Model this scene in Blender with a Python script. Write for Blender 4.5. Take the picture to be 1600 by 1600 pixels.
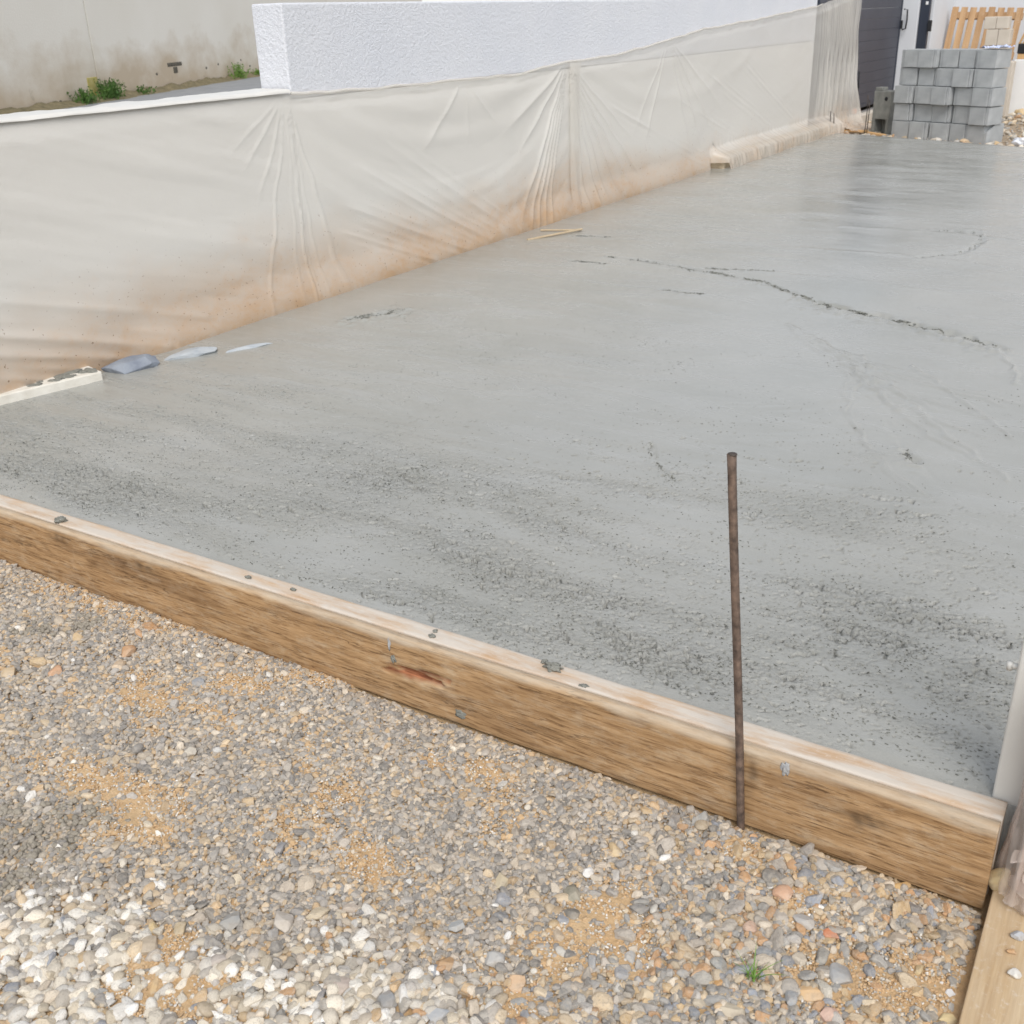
import bpy, bmesh, math, random
import numpy as np
from mathutils import Vector, Matrix
random.seed(7); rng = np.random.default_rng(11)
S = bpy.context.scene
C = S.collection
for o in list(bpy.data.objects): bpy.data.objects.remove(o)

# ---------------------------------------------------------------- camera
def cam_axes(p, r, y):
    fwd = Vector((math.sin(y)*math.cos(p), math.cos(y)*math.cos(p), -math.sin(p)))
    right = Vector((math.cos(y), -math.sin(y), 0)); up = right.cross(fwd)
    return right*math.cos(r)+up*math.sin(r), up*math.cos(r)-right*math.sin(r), fwd
R_, U_, F_ = cam_axes(math.radians(24.887), math.radians(-2.017), math.radians(-32.517))
cd = bpy.data.cameras.new('camera'); cam = bpy.data.objects.new('camera', cd); C.objects.link(cam)
m = Matrix.Identity(4)
for i in range(3): m[i][0] = R_[i]; m[i][1] = U_[i]; m[i][2] = -F_[i]
m[2][3] = 1.5
cam.matrix_world = m
cd.sensor_width = 36; cd.lens = 36*1658.5/1600; cd.clip_start = .05; cd.clip_end = 2000
cd.dof.use_dof = True; cd.dof.focus_distance = 3.2; cd.dof.aperture_fstop = 9
S.camera = cam
# ---------------------------------------------------------------- sky and sun (bright overcast)
SUN_EL, SUN_AZ = 52, 144          # degrees; azimuth clockwise from +Y
w = bpy.data.worlds.new('World'); S.world = w; w.use_nodes = True
nt = w.node_tree; nt.nodes.clear()
sky = nt.nodes.new('ShaderNodeTexSky'); sky.sky_type = 'NISHITA'; sky.sun_disc = False
sky.sun_elevation = math.radians(SUN_EL); sky.sun_rotation = math.radians(SUN_AZ)
sky.air_density = 1.0; sky.dust_density = 1.0; sky.ozone_density = 1.0
hs = nt.nodes.new('ShaderNodeHueSaturation'); hs.inputs['Saturation'].default_value = .30
bg = nt.nodes.new('ShaderNodeBackground'); bg.inputs['Strength'].default_value = .13
wo = nt.nodes.new('ShaderNodeOutputWorld')
nt.links.new(sky.outputs[0], hs.inputs['Color']); nt.links.new(hs.outputs[0], bg.inputs[0]); nt.links.new(bg.outputs[0], wo.inputs[0])
sd = bpy.data.lights.new('sun', 'SUN'); sd.energy = 1.35; sd.angle = math.radians(30); sd.color = (1, .965, .91)
sun = bpy.data.objects.new('sun', sd); C.objects.link(sun)
az, el = math.radians(SUN_AZ), math.radians(SUN_EL)
sdir = Vector((math.sin(az)*math.cos(el), math.cos(az)*math.cos(el), math.sin(el)))
sun.rotation_euler = sdir.to_track_quat('Z', 'Y').to_euler()
S.view_settings.view_transform = 'Standard'; S.view_settings.look = 'None'
S.view_settings.exposure = 0.66; S.view_settings.gamma = 1; S.view_settings.use_curve_mapping = False

# ---------------------------------------------------------------- helpers
def srgb(r, g, b, k=1.0):
    f = lambda c: ((c/255)/12.92 if c/255 <= .04045 else ((c/255+.055)/1.055)**2.4)*k
    return (f(r), f(g), f(b), 1)
def obj(name, me, mat=None, parent=None, loc=None, rot=None):
    o = bpy.data.objects.new(name, me); C.objects.link(o)
    if mat is not None and me is not None and len(me.materials) == 0: me.materials.append(mat)
    if parent: o.parent = parent
    if loc is not None: o.location = loc
    if rot is not None: o.rotation_euler = rot
    return o
def tag(o, label, cat, group=None):
    o['label'] = label; o['category'] = cat
    if group: o['group'] = group
    return o
def struct(o): o['kind'] = 'structure'; return o
def thing(name, label, cat, loc=(0, 0, 0), rz=0, group=None):
    o = bpy.data.objects.new(name, None); C.objects.link(o); o.location = loc; o.rotation_euler = (0, 0, rz)
    o.empty_display_size = .1
    return tag(o, label, cat, group)
def mesh_np(name, V, Q, smooth=True):
    V = np.asarray(V, np.float32); Q = np.asarray(Q, np.int32); n = Q.shape[1]
    me = bpy.data.meshes.new(name)
    me.vertices.add(len(V)); me.vertices.foreach_set('co', V.ravel())
    me.loops.add(Q.size); me.loops.foreach_set('vertex_index', Q.ravel())
    me.polygons.add(len(Q)); me.polygons.foreach_set('loop_start', np.arange(0, Q.size, n, dtype=np.int32))
    me.polygons.foreach_set('use_smooth', np.full(len(Q), smooth))
    me.update(calc_edges=True); me.validate(); return me
def grid_quads(nr, nc):
    i = np.arange(nr-1)[:, None]*nc+np.arange(nc-1)[None, :]
    return np.stack([i, i+1, i+nc+1, i+nc], -1).reshape(-1, 4)
def fattr(me, name, a):
    at = me.attributes.new(name, 'FLOAT', 'POINT'); at.data.foreach_set('value', np.asarray(a, np.float32).ravel())
def bm_mesh(bm, name, smooth=False):
    me = bpy.data.meshes.new(name); bm.to_mesh(me); bm.free()
    if smooth:
        for p in me.polygons: p.use_smooth = True
    return me
def add_box(bm, lo, hi, bev=0.0, seg=2):
    r = bmesh.ops.create_cube(bm, size=1)
    vs = r['verts']
    for v in vs:
        v.co = Vector([lo[i]+(v.co[i]+.5)*(hi[i]-lo[i]) for i in range(3)])
    if bev > 0:
        es = list({e for v in vs for e in v.link_edges})
        bmesh.ops.bevel(bm, geom=es, offset=bev, segments=seg, affect='EDGES', profile=.5)
def box(name, lo, hi, mat, parent=None, bev=.004, seg=2, loc=None, rot=None):
    bm = bmesh.new(); add_box(bm, lo, hi, bev, seg); return obj(name, bm_mesh(bm, name), mat, parent, loc, rot)
def add_tube(bm, pts, r, n=8, cap=True):
    pts = [Vector(p) for p in pts]; rings = []
    for i, p in enumerate(pts):
        d = (pts[min(i+1, len(pts)-1)]-pts[max(i-1, 0)]).normalized()
        a = d.orthogonal().normalized(); b = d.cross(a)
        rr = r[i] if isinstance(r, (list, tuple)) else r
        rings.append([bm.verts.new(p+a*math.cos(2*math.pi*k/n)*rr+b*math.sin(2*math.pi*k/n)*rr) for k in range(n)])
    for A, B in zip(rings, rings[1:]):
        for k in range(n): bm.faces.new((A[k], A[(k+1) % n], B[(k+1) % n], B[k]))
    if cap: bm.faces.new(rings[0][::-1]); bm.faces.new(rings[-1])
def tube(name, pts, r, mat, parent=None, n=8):
    bm = bmesh.new(); add_tube(bm, pts, r, n); bmesh.ops.recalc_face_normals(bm, faces=bm.faces)
    return obj(name, bm_mesh(bm, name, True), mat, parent)
# numpy gradient noise, about -1..1
_perm = rng.permutation(512).astype(np.int64); _perm = np.concatenate([_perm, _perm])
_ga = rng.uniform(0, 2*np.pi, 512); _gx, _gy = np.cos(_ga), np.sin(_ga)
def noise(x, y, seed=0):
    x = np.asarray(x, float)+seed*17.31; y = np.asarray(y, float)-seed*9.73
    xi = np.floor(x).astype(np.int64); yi = np.floor(y).astype(np.int64); xf = x-xi; yf = y-yi
    u = xf*xf*xf*(xf*(xf*6-15)+10); v = yf*yf*yf*(yf*(yf*6-15)+10)
    def g(i, j, dx, dy):
        h = _perm[(_perm[(xi+i) & 511]+((yi+j) & 511)) & 511]; return _gx[h]*dx+_gy[h]*dy
    a = g(0, 0, xf, yf); b = g(1, 0, xf-1, yf); c = g(0, 1, xf, yf-1); d = g(1, 1, xf-1, yf-1)
    return (a+u*(b-a)+v*((c+u*(d-c))-(a+u*(b-a))))*1.5
def fbm(x, y, o=3, seed=0):
    return sum(noise(x*2**k, y*2**k, seed+k)*.5**k for k in range(o))
def sstep(a, b, x):
    t = np.clip((x-a)/(b-a), 0, 1); return t*t*(3-2*t)
def blob(x, y, cx, cy, rx, ry): return np.exp(-(((x-cx)/rx)**2+((y-cy)/ry)**2))
def poly_dist(x, y, pts):
    best = np.full(np.shape(x), 1e9); side = np.zeros(np.shape(x))
    for (ax, ay), (bx, by) in zip(pts, pts[1:]):
        dx, dy = bx-ax, by-ay; t = np.clip(((x-ax)*dx+(y-ay)*dy)/(dx*dx+dy*dy), 0, 1)
        px, py = x-(ax+t*dx), y-(ay+t*dy); d = np.hypot(px, py)
        s = np.sign(dx*py-dy*px); k = d < best; best = np.where(k, d, best); side = np.where(k, s, side)
    return best, side

# ---------------------------------------------------------------- materials
class NB:
    def __init__(self, name):
        self.m = bpy.data.materials.new(name); self.m.use_nodes = True; self.t = self.m.node_tree
        self.t.nodes.clear(); self.out = self.n('ShaderNodeOutputMaterial')
    def n(self, t, **kw):
        nd = self.t.nodes.new(t)
        for k, v in kw.items():
            if hasattr(nd, k): setattr(nd, k, v)
        return nd
    def put(self, nd, i, v):
        if hasattr(v, 'links') or isinstance(v, bpy.types.NodeSocket): self.t.links.new(v, nd.inputs[i])
        elif v is not None: nd.inputs[i].default_value = v
    def coord(self, k='Object', scale=(1, 1, 1), rot=(0, 0, 0)):
        tc = self.n('ShaderNodeTexCoord'); mp = self.n('ShaderNodeMapping')
        self.t.links.new(tc.outputs[k], mp.inputs[0]); mp.inputs['Scale'].default_value = scale; mp.inputs['Rotation'].default_value = rot
        return mp.outputs[0]
    def noise(self, vec, scale=5, detail=4, rough=.55, dist=0):
        nd = self.n('ShaderNodeTexNoise'); self.put(nd, 'Vector', vec); self.put(nd, 'Scale', scale); self.put(nd, 'Detail', detail)
        self.put(nd, 'Roughness', rough); self.put(nd, 'Distortion', dist); return nd.outputs[0]
    def ramp(self, f, stops, interp='LINEAR'):
        nd = self.n('ShaderNodeValToRGB'); self.put(nd, 0, f); cr = nd.color_ramp; cr.interpolation = interp
        while len(cr.elements) > 1: cr.elements.remove(cr.elements[0])
        cr.elements[0].position = stops[0][0]; cr.elements[0].color = self.c(stops[0][1])
        for p, c in stops[1:]:
            e = cr.elements.new(p); e.color = self.c(c)
        return nd.outputs[0]
    def c(self, c): return (c, c, c, 1) if isinstance(c, (int, float)) else c
    def mix(self, f, a, b, mode='MIX'):
        nd = self.n('ShaderNodeMix', data_type='RGBA', blend_type=mode); self.put(nd, 0, f); self.put(nd, 6, a); self.put(nd, 7, b); return nd.outputs[2]
    def math(self, op, a, b=None, clamp=False):
        nd = self.n('ShaderNodeMath', operation=op, use_clamp=clamp); self.put(nd, 0, a); self.put(nd, 1, b); return nd.outputs[0]
    def rng(self, v, a, b, c=0, d=1):
        nd = self.n('ShaderNodeMapRange'); self.put(nd, 0, v); self.put(nd, 1, a); self.put(nd, 2, b); self.put(nd, 3, c); self.put(nd, 4, d); return nd.outputs[0]
    def attr(self, name, typ='GEOMETRY', out=2):
        nd = self.n('ShaderNodeAttribute', attribute_name=name, attribute_type=typ); return nd.outputs[out]
    def bump(self, h, strength=.3, dist=.01, normal=None):
        nd = self.n('ShaderNodeBump'); self.put(nd, 'Height', h); self.put(nd, 'Strength', strength); self.put(nd, 'Distance', dist); self.put(nd, 'Normal', normal); return nd.outputs[0]
    def pbr(self, col, rough=.8, normal=None, spec=.3, metal=0, alpha=None):
        b = self.n('ShaderNodeBsdfPrincipled'); self.put(b, 'Base Color', col); self.put(b, 'Roughness', rough); self.put(b, 'Specular IOR Level', spec)
        self.put(b, 'Metallic', metal); self.put(b, 'Normal', normal); self.put(b, 'Alpha', alpha); return b.outputs[0]
    def done(self, sh): self.t.links.new(sh, self.out.inputs[0]); return self.m
    def sep(self, v):
        nd = self.n('ShaderNodeSeparateXYZ'); self.put(nd, 0, v); return nd.outputs
M = {}
def simple(name, c1, c2, scale=8, rough=.8, bump=.15, bscale=60, spec=.3, metal=0, dist=.004):
    b = NB(name); v = b.coord()
    col = b.mix(b.rng(b.noise(v, scale, 5), .3, .7), c1, c2)
    M[name] = b.done(b.pbr(col, rough, b.bump(b.noise(v, bscale, 3), bump, dist), spec, metal)); return M[name]

# wet concrete
b = NB('wet_concrete'); v = b.coord()
n1 = b.noise(v, 1.3, 5, .6); n2 = b.noise(b.coord(scale=(1.1, 3.6, 1), rot=(0, 0, .25)), 1.3, 6, .62, 1.2)
col = b.mix(b.rng(n1, .3, .7), srgb(149, 149, 143), srgb(162, 161, 155))
col = b.mix(b.math('MULTIPLY', b.rng(n2, .45, .75), .55), col, srgb(169, 170, 168))
col = b.mix(b.math('MULTIPLY', b.rng(b.noise(v, 210, 2), .5, .78), .22), col, srgb(120, 120, 112))
col = b.mix(b.math('MULTIPLY', b.attr('water'), .42), col, srgb(136, 136, 127))
grit = b.rng(b.noise(b.coord(scale=(1, 1.5, 1)), 105, 4, .65), .60, .68)
col = b.mix(b.math('MULTIPLY', grit, b.math('MULTIPLY', b.math('ADD', b.attr('rough'), .04), .6)), col, srgb(84, 84, 79))
ro = b.rng(n2, .32, .7, .15, .34)
ro = b.math('ADD', ro, b.math('MULTIPLY', b.attr('rough'), .25))
ro = b.math('SUBTRACT', ro, b.math('MULTIPLY', b.attr('water'), .1))
bn = b.bump(b.noise(b.coord(scale=(1, 1.6, 1)), 170, 4, .6), b.math('ADD', .10, b.math('MULTIPLY', b.attr('rough'), .8)), .006)
bn = b.bump(n2, .06, .01, bn)
M['concrete'] = b.done(b.pbr(col, ro, bn, .5))
# soil
b = NB('sandy_soil'); v = b.coord()
col = b.mix(b.rng(b.noise(v, 6, 6), .3, .7), srgb(200, 164, 120), srgb(214, 186, 148))
col = b.mix(b.rng(b.noise(v, 90, 4), .45, .7), col, srgb(186, 156, 118))
col = b.mix(b.math('MULTIPLY', b.attr('cement'), .55), col, srgb(118, 114, 104))
bn = b.bump(b.noise(v, 130, 6, .7), .9, .006)
M['soil'] = b.done(b.pbr(col, .95, bn, .15))
# instanced stones and single stones
def stone_mat(name, inst):
    b = NB(name); v = b.coord()
    base = b.attr('col', 'INSTANCER' if inst else 'OBJECT', 0)
    k = b.noise(v, 2.2 if inst else 22, 5, .65)
    col = b.mix(b.rng(k, .3, .7, 0, .5), base, srgb(206, 194, 176)); col = b.mix(b.rng(b.noise(v, 5 if inst else 60, 3), .52, .72, 0, .35), col, srgb(120, 106, 92))
    bn = b.bump(b.noise(v, 4 if inst else 110, 5, .65), .35 if inst else .5, .15 if inst else .004)
    M[name] = b.done(b.pbr(col, .82, bn, .25))
stone_mat('gravel_stone', True); stone_mat('single_stone', False)
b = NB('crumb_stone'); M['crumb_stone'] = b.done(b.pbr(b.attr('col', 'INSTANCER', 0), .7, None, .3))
# timber
def wood(name, light, dark, wash=None, washamt=0, axis=0, scale=1.0, stains=.5):
    b = NB(name); sc = [26, 26, 26]; sc[axis] = 1.3; sc = tuple(s*scale for s in sc)
    v = b.coord(scale=sc); v0 = b.coord()
    g = b.noise(v, 1.0, 8, .62, .9); g2 = b.noise(b.coord(scale=tuple(s*4 for s in sc)), 1.0, 4, .6)
    sv = [5, 5, 5]; sv[axis] = 1.1
    blot = b.noise(b.coord(scale=tuple(sv)), 1.4, 6, .6, .4)
    col = b.mix(b.rng(g, .32, .68), dark, light); col = b.mix(b.rng(b.noise(b.coord(scale=(1, 1, 1)), 70, 5, .7), .56, .7, 0, .5), col, srgb(216, 206, 192))
    col = b.mix(b.rng(g2, .5, .75, 0, .45), col, dark)
    col = b.mix(b.math('MULTIPLY', b.rng(blot, .5, .72), stains), col, tuple(c*.42 for c in dark[:3])+(1,))
    col = b.mix(b.math('MULTIPLY', b.rng(b.noise(v0, 9, 5, .7), .55, .75), stains*.5), col, srgb(176, 160, 136))
    if wash is not None:
        wn = b.noise(b.coord(scale=tuple(3 if i == axis else 14 for i in range(3))), 1.5, 8, .7)
        col = b.mix(b.math('MULTIPLY', b.rng(wn, .34, .56), washamt), col, wash)
    h = b.math('ADD', b.math('MULTIPLY', g, .7), b.math('MULTIPLY', g2, .5))
    M[name] = b.done(b.pbr(col, .78, b.bump(h, .5, .004), .25)); return b
# weathered front of the form, with pale worn top edge, raw wood in the gouge (attribute) and dark water marks, plus the stake's shadow painted in
b = NB('form_timber'); v = b.coord(scale=(6.0, 62, 62)); v0 = b.coord()
g = b.noise(v, 1.0, 9, .62, 1.1); g2 = b.noise(b.coord(scale=(12, 135, 135)), 1.0, 4, .6)
light, dark = srgb(190, 156, 116), srgb(150, 117, 80)
col = b.mix(b.rng(g, .25, .75), dark, light)
col = b.mix(b.rng(g2, .5, .64, 0, .72), col, srgb(116, 86, 56))
col = b.mix(b.rng(b.noise(b.coord(scale=(1, 2.2, 2.2)), 13, 8, .74), .50, .70, 0, .6), col, srgb(194, 174, 146))
blot = b.noise(b.coord(scale=(1.0, 4, 5)), 2.2, 7, .62, .5)
col = b.mix(b.rng(blot, .52, .74, 0, .62), col, srgb(92, 64, 40))
col = b.mix(b.rng(b.noise(b.coord(scale=(2.5, 9, 9)), 1.6, 7, .7), .56, .74, 0, .7), col, srgb(190, 170, 144))
ck = b.noise(b.coord(scale=(1.1, 26, 26)), 1.0, 5, .6, .6); ck = b.rng(b.math('ABSOLUTE', b.math('SUBTRACT', ck, .47)), .0, .012, 1, 0)
col = b.mix(b.math('MULTIPLY', ck, .7), col, srgb(74, 52, 34))
pale = b.math('MULTIPLY', b.attr('edge'), b.rng(b.noise(b.coord(scale=(4, 20, 20)), 2, 7, .7), .25, .6, .15, .75))
col = b.mix(pale, col, srgb(190, 176, 156))
col = b.mix(b.attr('gouge'), col, b.mix(b.rng(g2, .35, .65), srgb(112, 66, 44), srgb(172, 112, 78)))
col = b.mix(b.math('MULTIPLY', b.attr('dark'), .7), col, srgb(74, 60, 46))
h = b.math('ADD', b.math('MULTIPLY', g, .7), b.math('MULTIPLY', g2, .55))
M['form'] = b.done(b.pbr(col, .78, b.bump(h, .55, .004), .25))
wood('clean_timber', srgb(204, 180, 152), srgb(182, 150, 118), srgb(202, 193, 181), .95, 0, 1.5, .15)
wood('plank_timber', srgb(202, 178, 142), srgb(172, 142, 104), srgb(196, 182, 160), .3, 1, 2.2, .35)
wood('pallet_timber', srgb(194, 160, 122), srgb(160, 124, 88), None, 0, 2, .35, .2)
wood('batten_timber', srgb(214, 180, 132), srgb(188, 146, 98), None, 0, 0, 1, .15)
wood('splinter_timber', srgb(200, 184, 156), srgb(170, 148, 118), None, 0, 1, 1.4, .05)
# white roughcast
b = NB('white_roughcast'); v = b.coord()
n1 = b.noise(v, 46, 6, .72); n2 = b.noise(v, 110, 3, .6)
col = b.mix(b.rng(b.noise(v, 1.5, 4), .3, .7), srgb(227, 229, 235), srgb(234, 235, 239))
M['roughcast'] = b.done(b.pbr(col, .9, b.bump(b.math('ADD', n1, b.math('MULTIPLY', n2, .4)), .75, .028), .2))
# low wall behind the sheet, soil splashed on its foot
b = NB('stained_render'); v = b.coord(); xyz = b.sep(v)
sp = b.math('ADD', b.noise(b.coord(scale=(1, .7, 1.2)), 1.8, 7, .65), b.math('MULTIPLY', b.noise(v, 40, 4, .7), .22))
hgt = b.math('ADD', xyz[2], b.math('MULTIPLY', b.math('SUBTRACT', sp, .6), -.75))
far = b.rng(xyz[1], 8.2, 12.5)
hgt = b.math('ADD', hgt, b.math('MULTIPLY', far, .25))
st = b.rng(hgt, .02, .42, 1, 0)
col = b.mix(b.math('MULTIPLY', st, .95), srgb(230, 229, 227), srgb(198, 164, 122))
M['stained'] = b.done(b.pbr(col, .92, b.bump(b.noise(v, 48, 5, .65), .7, .02), .2))
# polythene sheet
b = NB('polythene'); v = b.coord(); xyz = b.sep(v)
near = b.rng(xyz[1], 8, 11.5, 0, .22)
zz = b.math('ADD', xyz[2], near)
zw = b.math('ADD', zz, b.math('MULTIPLY', b.math('SUBTRACT', b.noise(b.coord(scale=(1, .8, .8)), 1.7, 5, .6), .5), -.75))
soft = b.rng(zw, .0, .54, 1, 0)
mott = b.noise(b.coord(scale=(1, 1, 1.6)), 7, 9, .72, .4)
hard = b.rng(b.math('ADD', mott, b.math('MULTIPLY', zw, -.62)), .30, .62)
st = b.math('ADD', b.math('MULTIPLY', soft, .62), b.math('MULTIPLY', hard, .45), True)
spk = b.math('MULTIPLY', b.rng(b.noise(v, 60, 3, .5), .68, .72), b.rng(xyz[2], .1, .7, 1, 0))
col = b.mix(b.math('MULTIPLY', st, .85), srgb(237, 232, 223), srgb(198, 158, 114))
col = b.mix(b.math('MULTIPLY', spk, .75), col, srgb(120, 92, 66))
bn = b.bump(b.noise(b.coord(scale=(1, 1.0, 1.3)), 42, 5, .65), .16, .008)
pr = b.n('ShaderNodeBsdfPrincipled'); b.put(pr, 'Base Color', col); b.put(pr, 'Roughness', .24); b.put(pr, 'Specular IOR Level', .5); b.put(pr, 'Normal', bn)
tr = b.n('ShaderNodeBsdfTranslucent'); b.put(tr, 0, col); b.put(tr, 'Normal', bn)
tp = b.n('ShaderNodeBsdfTransparent')
mx = b.n('ShaderNodeMixShader'); b.put(mx, 0, .16); b.put(mx, 1, pr.outputs[0]); b.put(mx, 2, tr.outputs[0])
mx2 = b.n('ShaderNodeMixShader'); b.put(mx2, 0, b.math('SUBTRACT', .48, b.math('MULTIPLY', st, .28))); b.put(mx2, 1, mx.outputs[0]); b.put(mx2, 2, tp.outputs[0])
M['sheet'] = b.done(mx2.outputs[0])
# clear film
b = NB('clear_film')
pr = b.n('ShaderNodeBsdfPrincipled'); b.put(pr, 'Base Color', srgb(206, 192, 182)); b.put(pr, 'Roughness', .18); b.put(pr, 'Specular IOR Level', .6)
b.put(pr, 'Normal', b.bump(b.noise(b.coord(scale=(3, 3, 1)), 14, 4), .3, .01))
tp = b.n('ShaderNodeBsdfTransparent'); mx2 = b.n('ShaderNodeMixShader'); b.put(mx2, 0, .58); b.put(mx2, 1, pr.outputs[0]); b.put(mx2, 2, tp.outputs[0])
M['film'] = b.done(mx2.outputs[0])
# house render with damp stains at its foot (local z)
b = NB('cream_render'); v = b.coord(); xyz = b.sep(v)
sp = b.noise(b.coord(scale=(.5, .5, .8)), 1.1, 6, .6)
hg = b.math('ADD', xyz[2], b.math('MULTIPLY', b.math('SUBTRACT', sp, .5), -3.0)); st = b.rng(hg, .2, 1.3, 1, 0)
col = b.mix(b.rng(b.noise(v, .35, 4), .3, .7), srgb(228, 221, 208), srgb(235, 229, 218))
col = b.mix(b.math('MULTIPLY', st, .75), col, srgb(186, 164, 134))
col = b.mix(b.math('MULTIPLY', b.rng(b.noise(v, 2.2, 6, .7), .62, .75), b.rng(xyz[2], .1, .6, .8, 0)), col, srgb(92, 90, 70))
M['cream'] = b.done(b.pbr(col, .92, b.bump(b.noise(v, 22, 4), .3, .02), .2))
simple('asphalt', srgb(128, 130, 132), srgb(146, 147, 148), 3, .9, .4, 90)
simple('grey_block', srgb(154, 157, 158), srgb(176, 178, 178), 7, .93, .8, 120, .2, 0, .006)
simple('old_block', srgb(120, 121, 117), srgb(150, 150, 144), 9, .93, .8, 90, .2, 0, .006)
simple('cream_block', srgb(190, 180, 166), srgb(206, 197, 184), 5, .93, .6, 120, .2)
simple('anthracite', srgb(62, 64, 74), srgb(70, 72, 82), 2, .5, .05, 60, .4)
simple('anthracite_dark', srgb(44, 50, 62), srgb(52, 58, 70), 2, .45, .05, 60, .4)
simple('black_metal', srgb(28, 29, 32), srgb(40, 41, 44), 9, .5, .1, 80, .4)
simple('smooth_white', srgb(222, 222, 222), srgb(230, 230, 228), 2, .8, .2, 90)
simple('house_white', srgb(204, 206, 210), srgb(212, 214, 217), 1.2, .9, .25, 70)
simple('post_white', srgb(196, 195, 190), srgb(208, 207, 202), 4, .6, .12, 40)
simple('kerb_white', srgb(206, 200, 188), srgb(224, 220, 210), 12, .85, .6, 70)
simple('slate', srgb(112, 118, 130), srgb(146, 152, 160), 9, .8, .7, 40, .35, 0, .006)
simple('pale_slate', srgb(158, 164, 170), srgb(180, 184, 186), 12, .8, .6, 60, .3)
simple('old_dark', srgb(84, 80, 72), srgb(112, 106, 94), 12, .9, .6, 40)
simple('plinth', srgb(150, 134, 112), srgb(184, 170, 146), 14, .95, .9, 60, .2, 0, .01)
simple('rust', srgb(72, 62, 57), srgb(136, 116, 102), 45, .75, .5, 160, .35, .3, .002)
simple('dark_steel', srgb(70, 62, 58), srgb(92, 84, 78), 30, .7, .4, 160, .35, .4, .002)
simple('cement_lump', srgb(120, 120, 112), srgb(146, 145, 137), 60, .85, .9, 180, .3, 0, .006)
simple('splat', srgb(150, 152, 156), srgb(186, 186, 184), 60, .8, .6, 200, .3)
simple('terracotta', srgb(158, 122, 98), srgb(178, 144, 120), 6, .85, .4, 60)
simple('leaf', srgb(62, 98, 44), srgb(98, 128, 62), 14, .6, .1, 60)
simple('grass_blade', srgb(96, 134, 56), srgb(128, 156, 78), 20, .6, .1, 60)
simple('orange_plastic', srgb(206, 116, 62), srgb(214, 130, 76), 8, .5, .05, 50)
simple('bag_white', srgb(214, 218, 226), srgb(228, 230, 234), 8, .5, .1, 30)
simple('blue_wrap', srgb(170, 184, 222), srgb(214, 218, 232), 10, .4, .2, 30, .5)
simple('yard_gravel', srgb(150, 128, 104), srgb(192, 178, 158), 26, .95, 1.0, 55, .2, 0, .03)

# ---------------------------------------------------------------- setting
XW = -4.43                                   # front face of the boundary wall
def gz(x, y): return -.205+.012*noise(x*1.7, y*1.7, 3)+.006*noise(x*6, y*6, 4)-.016*np.exp(-((np.asarray(y)-1.905)/.035)**2)*(np.asarray(x) > -1.9+.3*noise(x*1.5, 0*y, 5))-.010*np.exp(-((np.asarray(y)-1.905)/.03)**2)
# ground to the horizon, then finer sheets on it
me = mesh_np('ground', [(-900, -900, -.34), (900, -900, -.34), (900, 900, -.34), (-900, 900, -.34)], [(0, 1, 2, 3)])
struct(obj('ground', me, M['yard_gravel']))
SAND = [(-2.24, 1.56, .13, .08), (-2.05, 1.73, .10, .05), (-2.0, 1.60, .06, .04), (-2.07, 1.24, .16, .07), (-1.85, 1.2, .12, .09), (-1.45, .96, .08, .045), (-1.45, .86, .08, .06), (-1.35, .90, .08, .06),
        (-1.28, 1.36, .09, .05), (-.79, 1.45, .05, .06), (-.79, 1.34, .06, .05), (-.745, 1.53, .05, .07), (-.68, 1.42, .07, .07), (-.80, 1.21, .07, .05), (-1.35, 1.73, .05, .025), (-1.24, 1.755, .05, .025), (-.12, 1.62, .13, .12), (-.30, 1.55, .10, .06), (-1.5, 1.5, .06, .03), (-.42, 1.72, .05, .06), (-.57, 1.8, .05, .05)]
CEM = [(-1.98, 1.13, .07, .06), (-1.965, 1.05, .08, .05), (-1.97, .98, .07, .05), (-1.93, .91, .07, .05), (-2.72, 1.75, .06, .04), (-2.82, 1.64, .07, .04), (-2.1, 1.0, .12, .06)]
nx, ny = 420, 200
xs = np.linspace(-4.9, 1.4, nx); ys = np.linspace(-.7, 2.05, ny); X, Y = np.meshgrid(xs, ys)
Z = gz(X, Y)+.003*noise(X*40, Y*40, 5)+.0015*noise(X*120, Y*120, 6)
for s in SAND: Z += .006*blob(X, Y, *s)
Z += np.max([blob(X, Y, *s) for s in CEM], 0)*(.004+.008*noise(X*45, Y*45, 8))
cem = sum(blob(X, Y, *s) for s in CEM)*(.55+.6*noise(X*30, Y*30, 9))
me = mesh_np('gravel_bed', np.stack([X, Y, Z], -1).reshape(-1, 3), grid_quads(ny, nx)); fattr(me, 'cement', np.clip(cem, 0, 1))
struct(obj('gravel_bed', me, M['soil']))
# road outside the wall and yard past the slab
me = mesh_np('road', [(-300, -60, .12), (-4.66, -60, .12), (-4.66, 60, .12), (-300, 60, .12)], [(0, 1, 2, 3)]); struct(obj('road', me, M['asphalt']))
nx, ny = 120, 120
U, Vv = np.meshgrid(np.linspace(0, 1, nx), np.linspace(0, 1, ny)); X = -4.66+U*12
yend = 14.97-.426*(X+4.357)
Y = (yend-.25)*(1-Vv)+26*Vv
Z = -.085+.03*noise(X*1.5, Y*1.5, 21)+.012*noise(X*7, Y*7, 22)+.10*sstep(16, 19, Y)+.16*blob(X, Y, -2.2, 16.6, .5, .8)
me = mesh_np('yard', np.stack([X, Y, Z], -1).reshape(-1, 3), grid_quads(ny, nx)); struct(obj('yard', me, M['yard_gravel']))

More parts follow.
